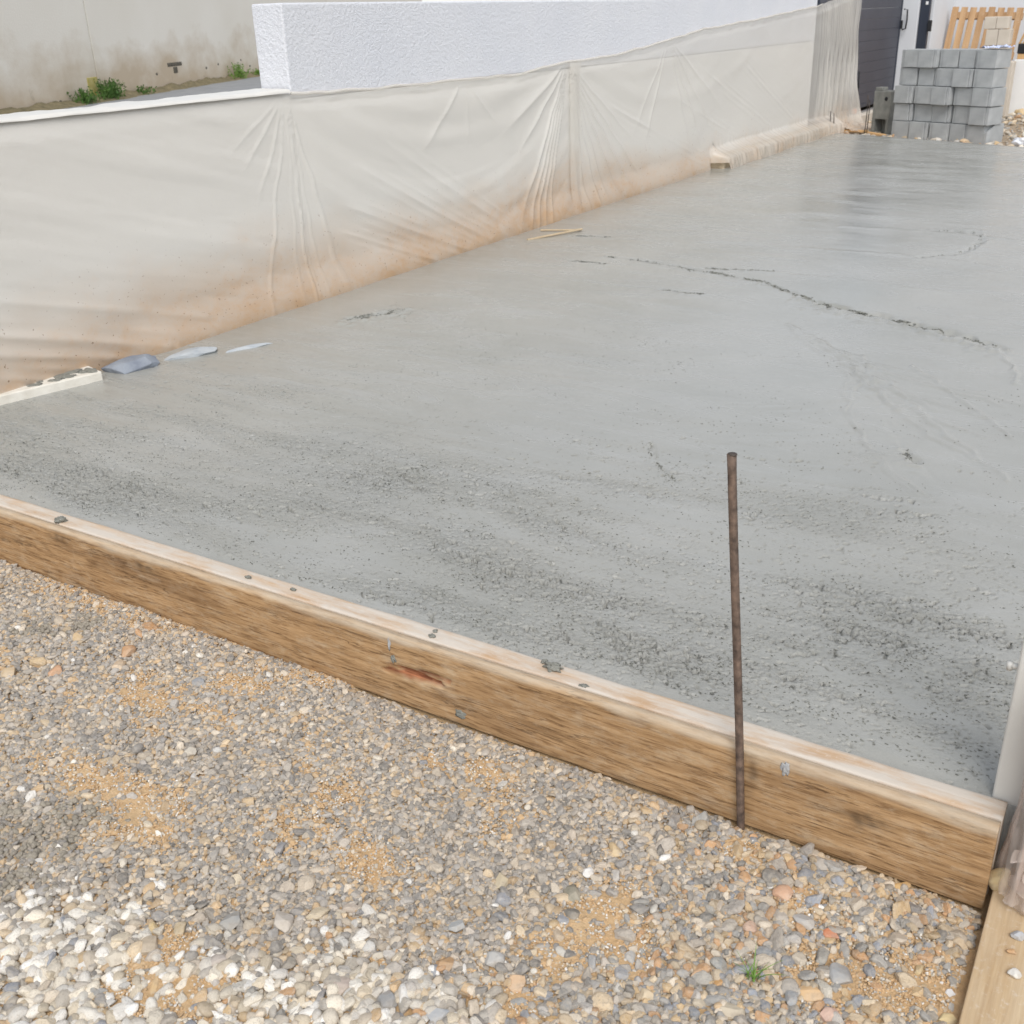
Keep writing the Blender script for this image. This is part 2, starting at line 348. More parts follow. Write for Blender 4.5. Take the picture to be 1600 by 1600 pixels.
# ---------------------------------------------------------------- fresh concrete slab
xs = np.concatenate([np.arange(-4.5, -3.6, .008), np.arange(-3.6, .15, .0045), np.arange(.15, .9, .009), np.linspace(.9, 4.5, 100)])
t = [0.0]; 
while t[-1] < 13.3: t.append(t[-1]+.0036*((2.0+t[-1])/2.0)**1.55)
t = np.array(t)/t[-1]
X = np.broadcast_to(xs[None, :], (len(t), len(xs))).copy()
yend = 14.97-.426*(X+4.357)
Y = 1.997+t[:, None]*(yend-1.997)
# streaks of the rule and trowel bend towards the camera on the right
ang = -.05-.75*sstep(-2.0, .3, X)*sstep(2.6, 4.6, Y)
ca, sa = np.cos(ang), np.sin(ang); A = X*ca+Y*sa; B = -X*sa+Y*ca
wx = .12*noise(X*1.2, Y*1.2, 30)
streak = fbm(A*.9+wx, B*6.5+wx*4, 4, 31)
dens = .30*sstep(3.6, 2.2, Y)+.14*sstep(5.2, 3.2, Y)+.30*streak*sstep(5, 2.4, Y)+.22*noise(X*1.7, Y*2.4, 36)*sstep(6, 3, Y)-.12*sstep(4, 7, Y)
for cx, cy, rx, ry, k in [(-3.15, 2.32, .35, .2, .32), (-2.25, 2.75, .4, .16, .34), (-1.02, 2.16, .22, .08, .6), (-.35, 2.5, .4, .3, .34), (-3.8, 4.75, .13, .10, .5), (-.72, 3.3, .25, .25, .22), (-1.7, 2.35, .3, .1, .25), (-.6, 4.0, .3, .5, .1)]:
    dens = dens+k*blob(X, Y, cx, cy, rx, ry)*(.7+.6*noise(X*9, Y*16, 37))
dens = np.clip(dens-.3*sstep(.14, .0, Y-2.0)*(.5+.7*noise(X*3, Y*3, 38)), 0, 1)
rough = sstep(.1, .75, dens)
H = .004*noise(X*.8, Y*.9, 40)+.0016*streak*sstep(6, 3.5, Y)+.0022*noise(A*.35, B*1.6, 33)+.0009*fbm(A*2.5, B*22, 3, 42)*sstep(5.2, 3.2, Y)
H += (.2*sstep(4.4, 3.0, Y)+rough)*(.0013*fbm(A*40, B*60, 3, 41))
pit = noise(A*62+.9*noise(X*45, Y*45, 47), B*92+.9*noise(X*50, Y*50, 49), 43); pit2 = noise(A*27+noise(X*30, Y*30, 48), B*52+.9*noise(X*35, Y*35, 39), 44); pit3 = noise(A*110, B*130, 35)
th = .84-.66*dens+.5*sstep(3.5, 4.6, Y)*(1-blob(X, Y, -3.8, 4.75, .3, .25))
H -= .013*sstep(th, th+.12, pit)+.020*sstep(th+.06, th+.16, pit2)+.006*sstep(th-.02, th+.1, pit3)
H += .004*sstep(th, th+.3, noise(A*27+noise(X*30, Y*30, 48)+.35, B*52+.9*noise(X*35, Y*35, 39)-.35, 44))
LINES = [([(-3.351, 6.6), (-2.785, 6.5), (-2.139, 6.28), (-1.588, 5.87)], .012, .006), ([(-1.66, 5.92), (-1.4, 5.81), (-1.213, 5.753), (-.926, 5.607), (-.671, 5.434)], .03, .016), ([(-.671, 5.434), (-.56, 5.15), (-.487, 4.866)], .012, -.005),
         ([(-1.446, 7.395), (-1.24, 7.571), (-1.191, 8.09), (-1.307, 8.384), (-1.564, 8.337)], .016, .007), ([(-1.594, 3.532), (-1.556, 3.439), (-1.488, 3.331), (-1.36, 3.242)], .008, .005), ([(-.727, 3.884), (-.664, 3.775)], .014, .008),
         ([(-2.622, 5.847), (-2.342, 5.864)], .012, .007), ([(-3.504, 6.376), (-3.266, 6.387)], .012, .007), ([(-3.931, 7.208), (-3.682, 7.252)], .013, .007), ([(-2.61, 6.515), (-2.169, 6.6)], .012, .006),
         ([(-3.9, 4.5), (-3.847, 4.59), (-3.80, 4.72)], .03, .014), ([(-1.691, 5.418), (-1.39, 5.094), (-.865, 4.309)], .012, -.004), ([(-1.2, 5.0), (-.75, 4.3), (-.35, 3.75)], .012, -.003), ([(-.95, 4.95), (-.4, 4.2)], .01, -.003)]
for k in range(16):                                   # arcs left by the trowel on the right
    a0 = -.95-.045*k+.03*random.random(); c0 = (-1.75+.05*k+random.uniform(-.1, .1), 5.55-.05*k); ln = random.uniform(.9, 2.1)
    pl_ = [(c0[0]+ln*q*math.cos(a0+.35*q), c0[1]+ln*q*math.sin(a0+.35*q)) for q in np.linspace(.15, 1, 6)]
    LINES.append((pl_, .010, random.choice([-.0016, -.0024, .0012, -.0012])))
for k in range(9):
    y0_ = 6.6+.75*k+random.uniform(-.2, .2); x0_ = random.uniform(-2.8, -1.6)
    LINES.append(([(x0_, y0_), (x0_+.7, y0_+.02), (x0_+1.3, y0_-.10)], .012, random.choice([-.003, -.002, -.004])))
for pts, wd, dp in LINES:
    d, s = poly_dist(X+.02*noise(X*9, Y*9, 50), Y+.03*noise(X*7, Y*7, 51), pts)
    wdn = wd*(1+.9*noise(X*14, Y*14, 52)); wdn = np.maximum(wdn, wd*.3)*np.maximum(1, .55+Y/9)
    H -= (1.5 if dp > 0 else 1.5)*dp*np.exp(-(d/wdn)**2)*(1 if dp < 0 else np.clip(.75+1.3*noise(X*11, Y*11, 53), 0, 1.5))
    if dp > 0: H += .5*dp*np.exp(-((d-2*wdn)/(1.3*wdn))**2)*(s < 0)*(1+noise(X*30, Y*30, 54))
water = np.zeros_like(X)
for cx, cy, rx, ry in [(-2.6, 8.9, .55, .8), (-2.1, 9.8, .7, .7), (-1.9, 7.6, .35, .9), (-1.6, 6.2, .25, .35), (-2.4, 5.5, .5, .22), (-2.2, 12, 1, 1)]:
    water += blob(X, Y, cx, cy, rx, ry)
water = sstep(.25, .95, water*(.75+1.1*fbm((X-.2*Y)*1.1, (Y+.2*X)*3.2, 4, 60)))
water = np.maximum(water, .75*sstep(.55, .05, X-XW)*sstep(3.5, 4.2, Y)*np.clip(.8+.5*noise(X*3, Y*1.5, 61), 0, 1))
H = H*(1-.6*water)-.006*sstep(.05, 0, Y-2.0)-.004
V = np.stack([X, Y, H], -1); nr, nc = X.shape; xs_slab, t_slab, H_slab = xs, t, H
# far and front skirts
far = V[-1].copy(); far[:, 2] = -.13; fro = V[0].copy(); fro[:, 2] = -.2
V = np.concatenate([fro[None], V, far[None]], 0)
rough = np.concatenate([rough[:1], rough, rough[-1:]], 0); water = np.concatenate([water[:1], water, water[-1:]], 0)
me = mesh_np('concrete_slab', V.reshape(-1, 3), grid_quads(nr+2, nc)); fattr(me, 'rough', rough); fattr(me, 'water', water)
struct(obj('concrete_slab', me, M['concrete']))

# ---------------------------------------------------------------- boundary wall
wall = thing('boundary_wall', 'white roughcast boundary wall with a lower section at the left, half hidden by plastic', 'wall', (XW, 4.79, -.2))
def wbox(name, y0, y1, z1, mat, bev=.012):
    bm = bmesh.new(); add_box(bm, (-.225, y0-4.79, 0), (0, y1-4.79, z1+.2), bev, 3)
    me = bm_mesh(bm, name); o = obj(name, me, mat, wall); return o
# low section keeps stains in world-like coordinates through a parented object at the slab level
def wall_part(name, y0, y1, z0, z1, mat, th=.225):
    bm = bmesh.new(); add_box(bm, (-th, y0, z0), (0, y1, z1), .012, 3)
    o = obj(name, bm_mesh(bm, name), mat, wall); o.location = (0, -4.79, .2); return o
wall_part('low_section', -3, 4.787, -.2, 1.155, M['stained'])
wall_part('covered_section', 4.79, 14.4, -.2, 1.13, M['stained'])
wall_part('tall_section', 4.79, 14.4, 1.133, 1.622, M['roughcast'])
plinth = box('wall_plinth', (0, 0, 0), (.15, 4.0, .17), M['plinth'], None, .012, 2, (XW+.002, 11.1, -.05))
tag(plinth, 'low rough plinth along the wall foot under the plastic, its near end bare', 'plinth')

# ---------------------------------------------------------------- polythene sheet
ty = [-1.0, 2.0, 4.70, 5.6, 6.49, 7.3, 7.96, 8.6, 9.33, 10.78, 12.6, 14.35, 15.0, 16.25]
tz = [1.175, 1.172, 1.165, 1.140, 1.134, 1.130, 1.182, 1.188, 1.232, 1.35, 1.43, 1.52, 1.60, 1.72]
PINS = [(4.73, 1.165), (7.96, 1.182), (6.49, 1.134), (14.5, 1.55), (1.9, 1.17), (9.9, 1.29)]
def sheet_off(y, z):
    """distance of the sheet from the wall plane"""
    d = .012+.012*np.clip(noise(y*.9, z*1.4, 70)+.4, 0, 2)
    def fan(y0, z0, ridges, r0=.12):
        yy = y-y0+.02*noise(y*3, z*5, 75); zz = np.maximum(z0-z, 1e-3); th = np.arctan2(yy, zz); r = np.hypot(yy, zz); out = 0
        for a, w_, h, rmax in ridges:
            w_ = w_*.75
            out = out+.8*h*np.exp(-np.abs((th-a)/w_)**1.15)*sstep(.0, r0, r)*sstep(rmax, rmax*.55, r)
        return out
    rr = np.random.default_rng(5)
    # first pin: tight vertical pleats
    rid = [(0.02, .007, .016, 1.6), (.05, .007, .006, 1.5), (.12, .010, .007, 1.4), (-.07, .010, .006, 1.5), (-.30, .014, .009, 1.6), (.26, .012, .008, 1.5), (-.5, .03, .008, .7), (-.8, .04, .008, .6), (-1.05, .04, .007, .6), (.28, .02, .010, 1.5)]
    d = d+fan(4.73, 1.165, rid)
    rid = [(-.62, .03, .020, 1.6), (-.52, .018, .022, 1.6), (-.44, .016, .022, 1.6), (-.36, .016, .020, 1.6), (-.28, .015, .016, 1.6), (-.9, .05, .02, 1.1), (-1.15, .07, .022, 1.3), (.25, .018, .014, 1.5), (.40, .018, .016, 1.6), (.52, .02, .014, 1.6), (.66, .022, .020, 1.7), (.80, .025, .018, 1.9), (.92, .02, .014, 2.1), (1.05, .03, .012, 1.6), (.12, .015, .010, 1.5)]
    d = d+fan(7.96, 1.182, rid)
    d = d+fan(6.49, 1.134, [(.9, .06, .010, .6), (-.9, .08, .012, .8), (.1, .05, .006, .5)])
    d = d+fan(9.9, 1.30, [(.7, .03, .012, 1.6), (.9, .03, .012, 1.7), (1.1, .035, .010, 1.9), (.5, .03, .010, 1.3), (-.5, .03, .010, 1.2), (-.75, .03, .008, 1.2)])
    # swags hanging between the pins
    for ya, yb, za, sag, amp in [(4.75, 7.95, 1.16, .16, .012), (4.75, 7.95, 1.16, .40, .010), (7.97, 10.7, 1.24, .2, .010), (8, 12.5, 1.27, .5, .012)]:
        s = (y-ya)/(yb-ya); c = za-sag*4*np.clip(s*(1-s), 0, 1)-.02*noise(y*2, 0*y, 77)
        d = d+(.45+.25*noise(y*2.5, z*2, 78))*amp*np.exp(-((z-c)/.065)**2)*sstep(0, .12, s)*sstep(1, .88, s)
    # tension folds running down to the foot at the left and at the middle bays
    for y0, z0, y1, z1, wd, amp in [(1.2, .75, 3.6, .02, .035, .022), (1.5, .55, 3.4, .0, .03, .02), (1.0, .95, 3.9, .10, .05, .014), (1.8, .38, 3.0, .0, .03, .02), (5.2, .75, 6.7, .02, .03, .018), (5.0, .55, 6.4, .0, .03, .017), (5.4, .92, 7.1, .0, .04, .015), (5.0, .38, 6.0, .0, .025, .016), (8.4, .9, 10.9, .1, .03, .014), (9.5, .95, 12.2, .12, .03, .012), (10.4, 1.1, 13.2, .15, .03, .012), (11.6, 1.1, 13.9, .2, .03, .012)]:
        s = np.clip(((y-y0)*(y1-y0)+(z-z0)*(z1-z0))/((y1-y0)**2+(z1-z0)**2), 0, 1)
        dist = np.hypot(y-(y0+s*(y1-y0)), z-(z0+s*(z1-z0)))
        d = d+(.42+.4*noise(s*7+y0*3, dist*14, 79))*amp*np.exp(-np.abs(dist/(wd*.6))**1.15)*sstep(0, .25, s)+.22*amp*np.exp(-((dist-wd*1.9)/(wd*.45))**2)*sstep(0, .4, s)*np.clip(noise(s*5+y0, dist*0, 80)+.4, 0, 1)
    # the free end over the gateway: long vertical creases, billowing
    e = sstep(14.2, 14.8, y)
    wv = .018*np.sin(y*38+3*z+2*noise(y*2, z*.7, 81))*(.5+.5*noise(y*5, z*.8, 82))+.014*np.sin(y*70-2*z)*sstep(1.2, .4, z)
    d = d+e*(np.abs(wv)*1.6+.02)+sstep(15.4, 16.2, y)*(.10*sstep(.9, .0, z))
    d = d+.0016*fbm(y*2.5+z*5, z*3-y*1.2, 3, 84)
    def bay(y0, y1): q = np.clip((y-y0)/(y1-y0), 0, 1); return 4*q*(1-q)
    sg = .55*bay(4.75, 7.95)+.5*bay(8.0, 11.2)+.4*bay(11.2, 14.4)
    d = d+(y > 4.75)*sstep(0, .2, np.abs(y-4.75))*.011*np.clip(fbm(y*.45, (z+sg)*4.2, 2, 88)+.3, 0, 2)*(1-.75*sstep(7.9, 8.6, y))+(y <= 4.75)*sstep(0, .2, np.abs(y-4.75))*.008*np.clip(fbm(y*.5, (z+.28*y)*4.5, 3, 89)+.2, 0, 2)
    # foot: pulled out over the ground, and over the plinth further along
    d = d+.045*sstep(.22, .0, z)*sstep(3.2, 3.7, y)
    k = sstep(11.02, 11.12, y)*sstep(15.4, 15.1, y)
    pl = (.155+.02*noise(y*1.7, z*0, 86))*sstep(.22+.02*noise(y*3, z*0, 87), .10, z)+.025*np.abs(noise(y*9, z*4, 85))*sstep(.3, .1, z)
    return np.maximum(d, .008)*(1-k*.0)+k*pl
ny_, nz_ = 1500, 130
ys = np.concatenate([np.linspace(-1, 2.2, 60, endpoint=False), np.linspace(2.2, 16.25, ny_-60)])
tops = np.interp(ys, ty, tz)
# soften the hem between pins
hem = .012*noise(ys*2.2, ys*0, 90)+.006*noise(ys*7, ys*0, 91); hem *= np.min([np.clip(np.abs(ys-p[0])/.3, 0, 1) for p in PINS], 0); hem *= (ys > 4.73)
tops = tops+hem
s = np.linspace(0, 1, nz_)[:, None]
bot = -.03+.012*noise(ys*5, ys*0, 92)
bot = np.where((ys > 10.98) & (ys < 11.12), .06, bot)
Zg = bot[None, :]*(1-s)+tops[None, :]*s; Yg = np.broadcast_to(ys[None, :], Zg.shape).copy()
Dg = sheet_off(Yg, Zg)
topf = sstep(.10, .0, tops[None, :]-Zg)            # taped tight at the hem, with a rolled lip
low = sstep(4.78, 4.70, ys)[None, :]
Dg = Dg*(1-.75*topf*(1-.0*low))+.010*sstep(.035, .01, np.abs(tops[None, :]-Zg-.02))*(1-low)*(.6+.6*noise(Yg*6, Zg*0, 93))
Xg = XW+Dg
Yg = Yg+sstep(15.6, 16.25, Yg)*(.10*sstep(.5, 0, Zg)+.03*np.sin(Zg*9))
V = np.stack([Xg, Yg, Zg], -1)
sheet = thing('plastic_sheet', 'long translucent plastic sheet taped along the boundary wall, muddy at its foot', 'plastic sheet', (0, 0, 0))
obj('sheet', mesh_np('sheet', V.reshape(-1, 3), grid_quads(nz_, len(ys))), M['sheet'], sheet)
# flap over the crest of the low section: rolls over the top
ysl = np.linspace(-1, 4.772, 300); nprof = 22; rows = []
for k in range(nprof):
    a = k/(nprof-1)
    if a < .45:
        q = a/.45*math.pi/2; px = -.018+.036*math.cos(q); pz = 1.166+.020*math.sin(q)
    else:
        q = (a-.45)/.55; px = -.018-.225*q; pz = 1.186-.002*q
    wob = .006*noise(ysl*3, ysl*0+a*2, 95)+.004*noise(ysl*9, ysl*0+a*5, 96)
    rows.append(np.stack([XW+px+wob*.5, ysl, pz+wob*(.4+a)], -1))
b = NB('sheet_roll'); vv = b.coord()
pr = b.pbr(srgb(214, 211, 204), .4, b.bump(b.noise(vv, 18, 4), .15, .01), .5); M['roll'] = b.done(pr)
obj('crest_fold', mesh_np('crest_fold', np.array(rows).reshape(-1, 3), grid_quads(nprof, 300)), M['roll'], sheet)
# overlap of two sheet lengths below the middle pin
yo = np.linspace(7.985, 8.16, 14); zo = np.linspace(.0, 1.17, 110); YY, ZZ = np.meshgrid(yo, zo)
YY = YY+.012*noise(ZZ*2, YY*0, 97)
DD = sheet_off(YY, ZZ)*.6+.022+.004*np.cos((YY-8.07)*30)
obj('overlap', mesh_np('overlap', np.stack([XW+DD, YY, ZZ], -1).reshape(-1, 3), grid_quads(110, 14)), M['sheet'], sheet)
# crumpled tail on the ground by the gate
U, Vv = np.meshgrid(np.linspace(0, 1, 60), np.linspace(0, 1, 40))
Xt = XW+.05+Vv*.34+.04*noise(U*5, Vv*4, 98); Yt = 15.35+U*.95+Vv*.15+.05*noise(U*6, Vv*5, 99)
Zt = -.05+.16*(1-Vv)**1.5*(.7+.5*np.abs(noise(U*9, Vv*3, 100)))+.03*np.abs(noise(U*14, Vv*8, 101))
obj('tail', mesh_np('tail', np.stack([Xt, Yt, Zt], -1).reshape(-1, 3), grid_quads(40, 60)), M['sheet'], sheet)
# hem: thin tape roll following the top edge
pts = [(XW+.016, float(y_), float(t_)+.002) for y_, t_ in zip(ys[::6], tops[::6]) if 4.74 < y_ < 14.6]
bm = bmesh.new(); add_tube(bm, pts, .0095, 6); obj('hem', bm_mesh(bm, 'hem', True), M['sheet'], sheet)

# ---------------------------------------------------------------- timber form
form = thing('formwork_beam', 'long weathered timber formwork along the front of the slab, split on its face', 'formwork', (-.08, 1.93, -.2))
L0, L1 = -4.35, -.082; nl = 900
xs = np.linspace(L0, L1, nl)
prof = []                                            # (y, z): bottom front -> top -> seam
for z in np.linspace(-.215, -.0165, 26): prof.append((1.900, z))
for k in range(1, 8):
    q = k/8*math.pi/2; prof.append((1.900+.013*(1-math.cos(q)), -.016+.015*math.sin(q)))
prof += [(1.9235, -.001), (1.9262, -.004), (1.9268, -.2)]
P = np.array(prof); X, PY = np.meshgrid(xs, P[:, 0]); _, PZ = np.meshgrid(xs, P[:, 1])
fz = PZ
front = (PY < 1.9005)
warp = .003*noise(X*.7, X*0, 110)
Yb = PY+warp+.0012*noise(X*3, fz*40, 111)*front+.0008*noise(X*9, fz*120, 112)*front
Zb = PZ+.0025*noise(X*.9, X*0, 113)+.0012*noise(X*8, X*0, 114)*(PZ > -.05)
u = (X+1.54)/.105; vv_ = (fz+.105-.02*u*.3)/.017
gou = np.clip(2.2*(1.15-np.abs(u)**2-np.abs(vv_)**2+.9*noise(X*22, fz*110, 115)), 0, 1)*front*sstep(1.5, 1.2, np.abs(u))*sstep(2.2, 1.7, np.abs(vv_))
u2 = (X+3.25)/.2; g2 = np.clip(1-np.abs(u2)**2-((fz+.11-.02*u2)/.0035)**2, 0, 1)*front
gou = np.maximum(gou, 0)
Yb += .016*gou*(.7+.7*noise(X*14, fz*160, 116))+.006*g2
edge = sstep(-.026, -.010, fz+.012*noise(X*5, fz*8, 117))*sstep(1.9285, 1.924, PY)
dark = np.clip(blob(X, fz, -.34, -.09, .045, .022)*1.2+blob(X, fz, -.59, -.06, .012, .05)+blob(X, fz, -3.02, -.035, .06, .015)+blob(X, fz, -2.6, -.04, .05, .014)+g2, 0, 1)*front  # the narrow upright blob paints the stake's shadow on the board
dark = np.clip(dark*(.7+.8*noise(X*40, fz*60, 118)), 0, 1)
me = mesh_np('front_board', np.stack([X+.08, Yb-1.93, Zb+.2], -1).reshape(-1, 3), grid_quads(len(prof), nl)); me.flip_normals()
fattr(me, 'edge', edge); fattr(me, 'gouge', gou); fattr(me, 'dark', dark)
bm = bmesh.new(); bm.from_mesh(me)
bm.verts.ensure_lookup_table()
bm.faces.new([bm.verts[i*nl+nl-1] for i in range(len(prof))]); bm.faces.new([bm.verts[i*nl] for i in range(len(prof))][::-1])
bmesh.ops.recalc_face_normals(bm, faces=bm.faces); bm.to_mesh(me); bm.free()
front_board = obj('front_board', me, M['form'], form)
prof = [(1.9298, -.2), (1.9298, -.004), (1.9316, -.001)]+[(1.931+.062*k/8, 0) for k in range(1, 8)]+[(1.993, -.001), (1.995, -.004), (1.995, -.2)]
P = np.array(prof); nl2 = 500; xs = np.linspace(L0, -.080, nl2); X, PY = np.meshgrid(xs, P[:, 0]); _, PZ = np.meshgrid(xs, P[:, 1])
Zb = PZ+(PZ > -.1)*(.0025*noise(X*.9, X*0, 113)+.0010*noise(X*6, PY*60, 120)); Yb = PY+.003*noise(X*.7, X*0, 110)+(PY > 1.99)*.003*noise(X*7, X*0, 121)
me = mesh_np('back_board', np.stack([X+.08, Yb-1.93, Zb+.2], -1).reshape(-1, 3), grid_quads(len(prof), nl2)); me.flip_normals()
bm = bmesh.new(); bm.from_mesh(me); bm.verts.ensure_lookup_table()
bm.faces.new([bm.verts[i*nl2+nl2-1] for i in range(len(prof))]); bm.faces.new([bm.verts[i*nl2] for i in range(len(prof))][::-1])
bmesh.ops.recalc_face_normals(bm, faces=bm.faces); bm.to_mesh(me); bm.free()
obj('back_board', me, M['clean_timber'], form)
# splats of cement on the face
def lump_mesh(name, r, seed, sub=3, sq=(1, 1, .6), planes=0, rough=.25):
    rr = np.random.default_rng(seed); bm = bmesh.new(); bmesh.ops.create_icosphere(bm, subdivisions=sub, radius=1)
    co = np.array([v.co[:] for v in bm.verts])
    for _ in range(planes):
        n = rr.normal(size=3); n /= np.linalg.norm(n); d = rr.uniform(.52, .85); k = co@n-d; co = co-np.maximum(k, 0)[:, None]*n
    nz = noise(co[:, 0]*1.8+seed, co[:, 1]*1.8+co[:, 2]*1.3, seed % 90)+.4*noise(co[:, 0]*5+co[:, 2]*3, co[:, 1]*5, seed % 70)
    co = co*(1+rough*nz)[:, None]*np.array(sq)*r
    for v, c in zip(bm.verts, co): v.co = c
    return bm_mesh(bm, name, True)
for i, (x, z, r, sq) in enumerate([(-.518, -.022, .014, (.6, .2, 1.2)), (-1.396, -.183, .015, (1.2, .15, .8)), (-1.622, -.03, .007, (.6, .5, 2.6)), (-1.612, -.075, .011, (.8, .4, 1))]):
    o = obj('cement_splat', lump_mesh('cement_splat', r, 200+i, 4, sq, 0, .6), M['splat'] if i not in (1, 3) else M['cement_lump'], front_board, (x+.08, 1.900-1.93, z+.2))
LUMP_LABELS = ['largest crumb of wet cement on top of the timber formwork', 'small round cement crumb beside the largest crumb on the formwork', 'grey cement crumb on the formwork near its far left end', 'cement crumb on the front edge of the formwork above the split', 'small cement crumb by the slab above the split in the formwork', 'flat cement crumb on the formwork top between the largest crumb and the steel stake', 'small dark cement crumb on the left half of the formwork top', 'small dark cement crumb on the formwork top, second of the left pair']
for i, (x, y, r, sq) in enumerate([(-1.147, 1.968, .019, (1.3, .8, .6)), (-1.181, 1.982, .008, (1, 1, .8)), (-3.06, 1.944, .022, (.8, .8, .5)), (-1.51, 1.947, .008, (1.2, .8, .6)), (-1.518, 1.973, .006, (1, 1, .7)), (-1.044, 1.939, .009, (1.3, .8, .3)), (-2.196, 1.955, .009, (1.2, .7, .5)), (-2.023, 1.963, .008, (1.2, .7, .5))]):
    tag(obj('cement_crumb', lump_mesh('cement_crumb', r, 230+i, 4, sq, 0, .55), M['cement_lump'], None, (x, y, r*sq[2]*.55)), LUMP_LABELS[i], 'cement', 'cement crumbs on the formwork')

# ---------------------------------------------------------------- steel stake
bm = bmesh.new(); bmesh.ops.create_circle
p0, p1 = Vector((-.598, 1.884, -.30)), Vector((-.678, 1.886, .703)); n = 26; rings = []
for i in range(n+1):
    q = i/n; c = p0.lerp(p1, q)+Vector((.002*math.sin(q*5), 0, 0)); r = .0082
    if q > .985: r = .0088
    rings.append([bm.verts.new(c+Vector((math.cos(k/12*2*math.pi+.5)*r*(1+.12*math.cos(4*(k/12*2*math.pi))), math.sin(k/12*2*math.pi+.5)*r*(1+.12*math.cos(4*(k/12*2*math.pi))), 0))) for k in range(12)])
for A, B in zip(rings, rings[1:]):
    for k in range(12): bm.faces.new((A[k], A[(k+1) % 12], B[(k+1) % 12], B[k]))
top = bm.faces.new(rings[-1]); bm.faces.new(rings[0][::-1])
stake = thing('steel_stake', 'rusty steel stake driven into the gravel against the timber formwork', 'stake', (-.598, 1.884, -.2))
me = bm_mesh(bm, 'shaft'); me.transform(Matrix.Translation((.598, -1.884, .2)))
for p in me.polygons: p.use_smooth = len(p.vertices) == 4
obj('shaft', me, M['rust'], stake)
obj('hammered_head', lump_mesh('hammered_head', .0098, 90, 2, (1.05, 1, .22), 0, .12), M['dark_steel'], stake, (-.678+.598, 1.886-1.884, .703+.2))

# ---------------------------------------------------------------- gravel
def stone_mesh(name, seed, rounded):
    rr = np.random.default_rng(seed); bm = bmesh.new(); bmesh.ops.create_icosphere(bm, subdivisions=3, radius=1)
    co = np.array([v.co[:] for v in bm.verts])
    for _ in range(9 if rounded else 13):
        n = rr.normal(size=3); n /= np.linalg.norm(n); d = rr.uniform(.66, .92) if rounded else rr.uniform(.48, .85)
        k = co@n-d; co = co-np.maximum(k, 0)[:, None]*n*(.8 if rounded else 1)
    co += .05*np.stack([noise(co[:, 1]*2+seed, co[:, 2]*2, 1), noise(co[:, 0]*2, co[:, 2]*2+seed, 2), noise(co[:, 0]*2+seed, co[:, 1]*2, 3)], -1)
    co /= np.abs(co).max()
    for v, c in zip(bm.verts, co): v.co = c
    if not rounded: bmesh.ops.dissolve_limit(bm, angle_limit=math.radians(9), verts=bm.verts, edges=bm.edges)
    if rounded:
        return bm_mesh(bm, name, True)
    bmesh.ops.triangulate(bm, faces=bm.faces)
    return bm_mesh(bm, name, False)
scol = bpy.data.collections.new('stone_shapes')
NV = 14
for i in range(NV):
    me = stone_mesh('stone_shape', 300+i, i >= 7); me.materials.append(M['gravel_stone'])
    so = bpy.data.objects.new('stone_shape_%02d' % i, me); scol.objects.link(so)
GREY = [(166, 160, 153), (188, 178, 166), (204, 189, 169), (140, 138, 137), (214, 190, 156), (176, 168, 158), (150, 147, 144), (196, 182, 165), (182, 177, 171), (216, 202, 182), (128, 126, 124), (206, 174, 132)]
WHITE = [(234, 229, 218), (224, 214, 196), (240, 238, 233), (212, 198, 174), (230, 220, 202), (204, 198, 188), (236, 232, 224)]
RIGHT = [(204, 174, 130), (212, 192, 162), (164, 162, 158), (142, 148, 158), (196, 150, 104), (214, 200, 180), (150, 150, 148), (206, 184, 152), (178, 170, 158)]
LIN = lambda pal: np.array([srgb(*c, 1.0)[:3] for c in pal])
PG, PW, PR = LIN(GREY), LIN(WHITE), LIN(RIGHT)
def zones(x, y):
    # pale pebbles near the camera on the left, mixed stones on the right, fine grey elsewhere
    wob = .11*noise(x*4, y*4, 130)+.07*noise(x*13, y*13, 132)+.05*noise(x*40, y*40, 129)
    white = sstep(-.08, .22, (1.0+.30*(x+1.78)-y)+wob)*sstep(-.55, -.95, x+wob)
    white *= 1-.9*sstep(-1.75, -1.95, x+wob*.5)*sstep(.75, .9, y)
    right = sstep(-.95, -.5, x+.6*(1.75-y)*0+wob+.25*(1.5-y))
    return np.clip(white, 0, 1), np.clip(right, 0, 1)
def in_view(x, y, mg):
    # wedge of ground the photograph shows, plus a margin
    return (y < 1.93) & (y > .665-.58*0-mg+.57*np.maximum(0, x+1.61)-.0) & (y > .665-mg-.68*(x+1.61)) & (x < 1.4)
pts, rads, kinds = [], [], []
def scatter(n, rlo, rhi, keep):
    n = int(n*1.65); x = rng.uniform(-4.9, 1.4, n); y = rng.uniform(-.7, 1.892, n); r = rlo*(rhi/rlo)**(rng.random(n)**1.5)
    k = in_view(x, y, .95+.15*noise(x*3, y*3, 135)) & (rng.random(n) < keep(x, y)); return x[k], y[k], r[k]
def sandy(x, y): return np.clip(1.7*sum(blob(x, y, s[0], s[1], s[2]*.85, s[3]*.9) for s in SAND)*(.75+.8*noise(x*13, y*13, 131))+.55*sstep(.18, .75, noise(x*3.1, y*4.2, 136)+.45*noise(x*12, y*12, 137)), 0, .95)
def cemy(x, y): return np.max([blob(x, y, *s) for s in CEM], 0)
BX, BY, BR, BC, BK = [], [], [], [], []
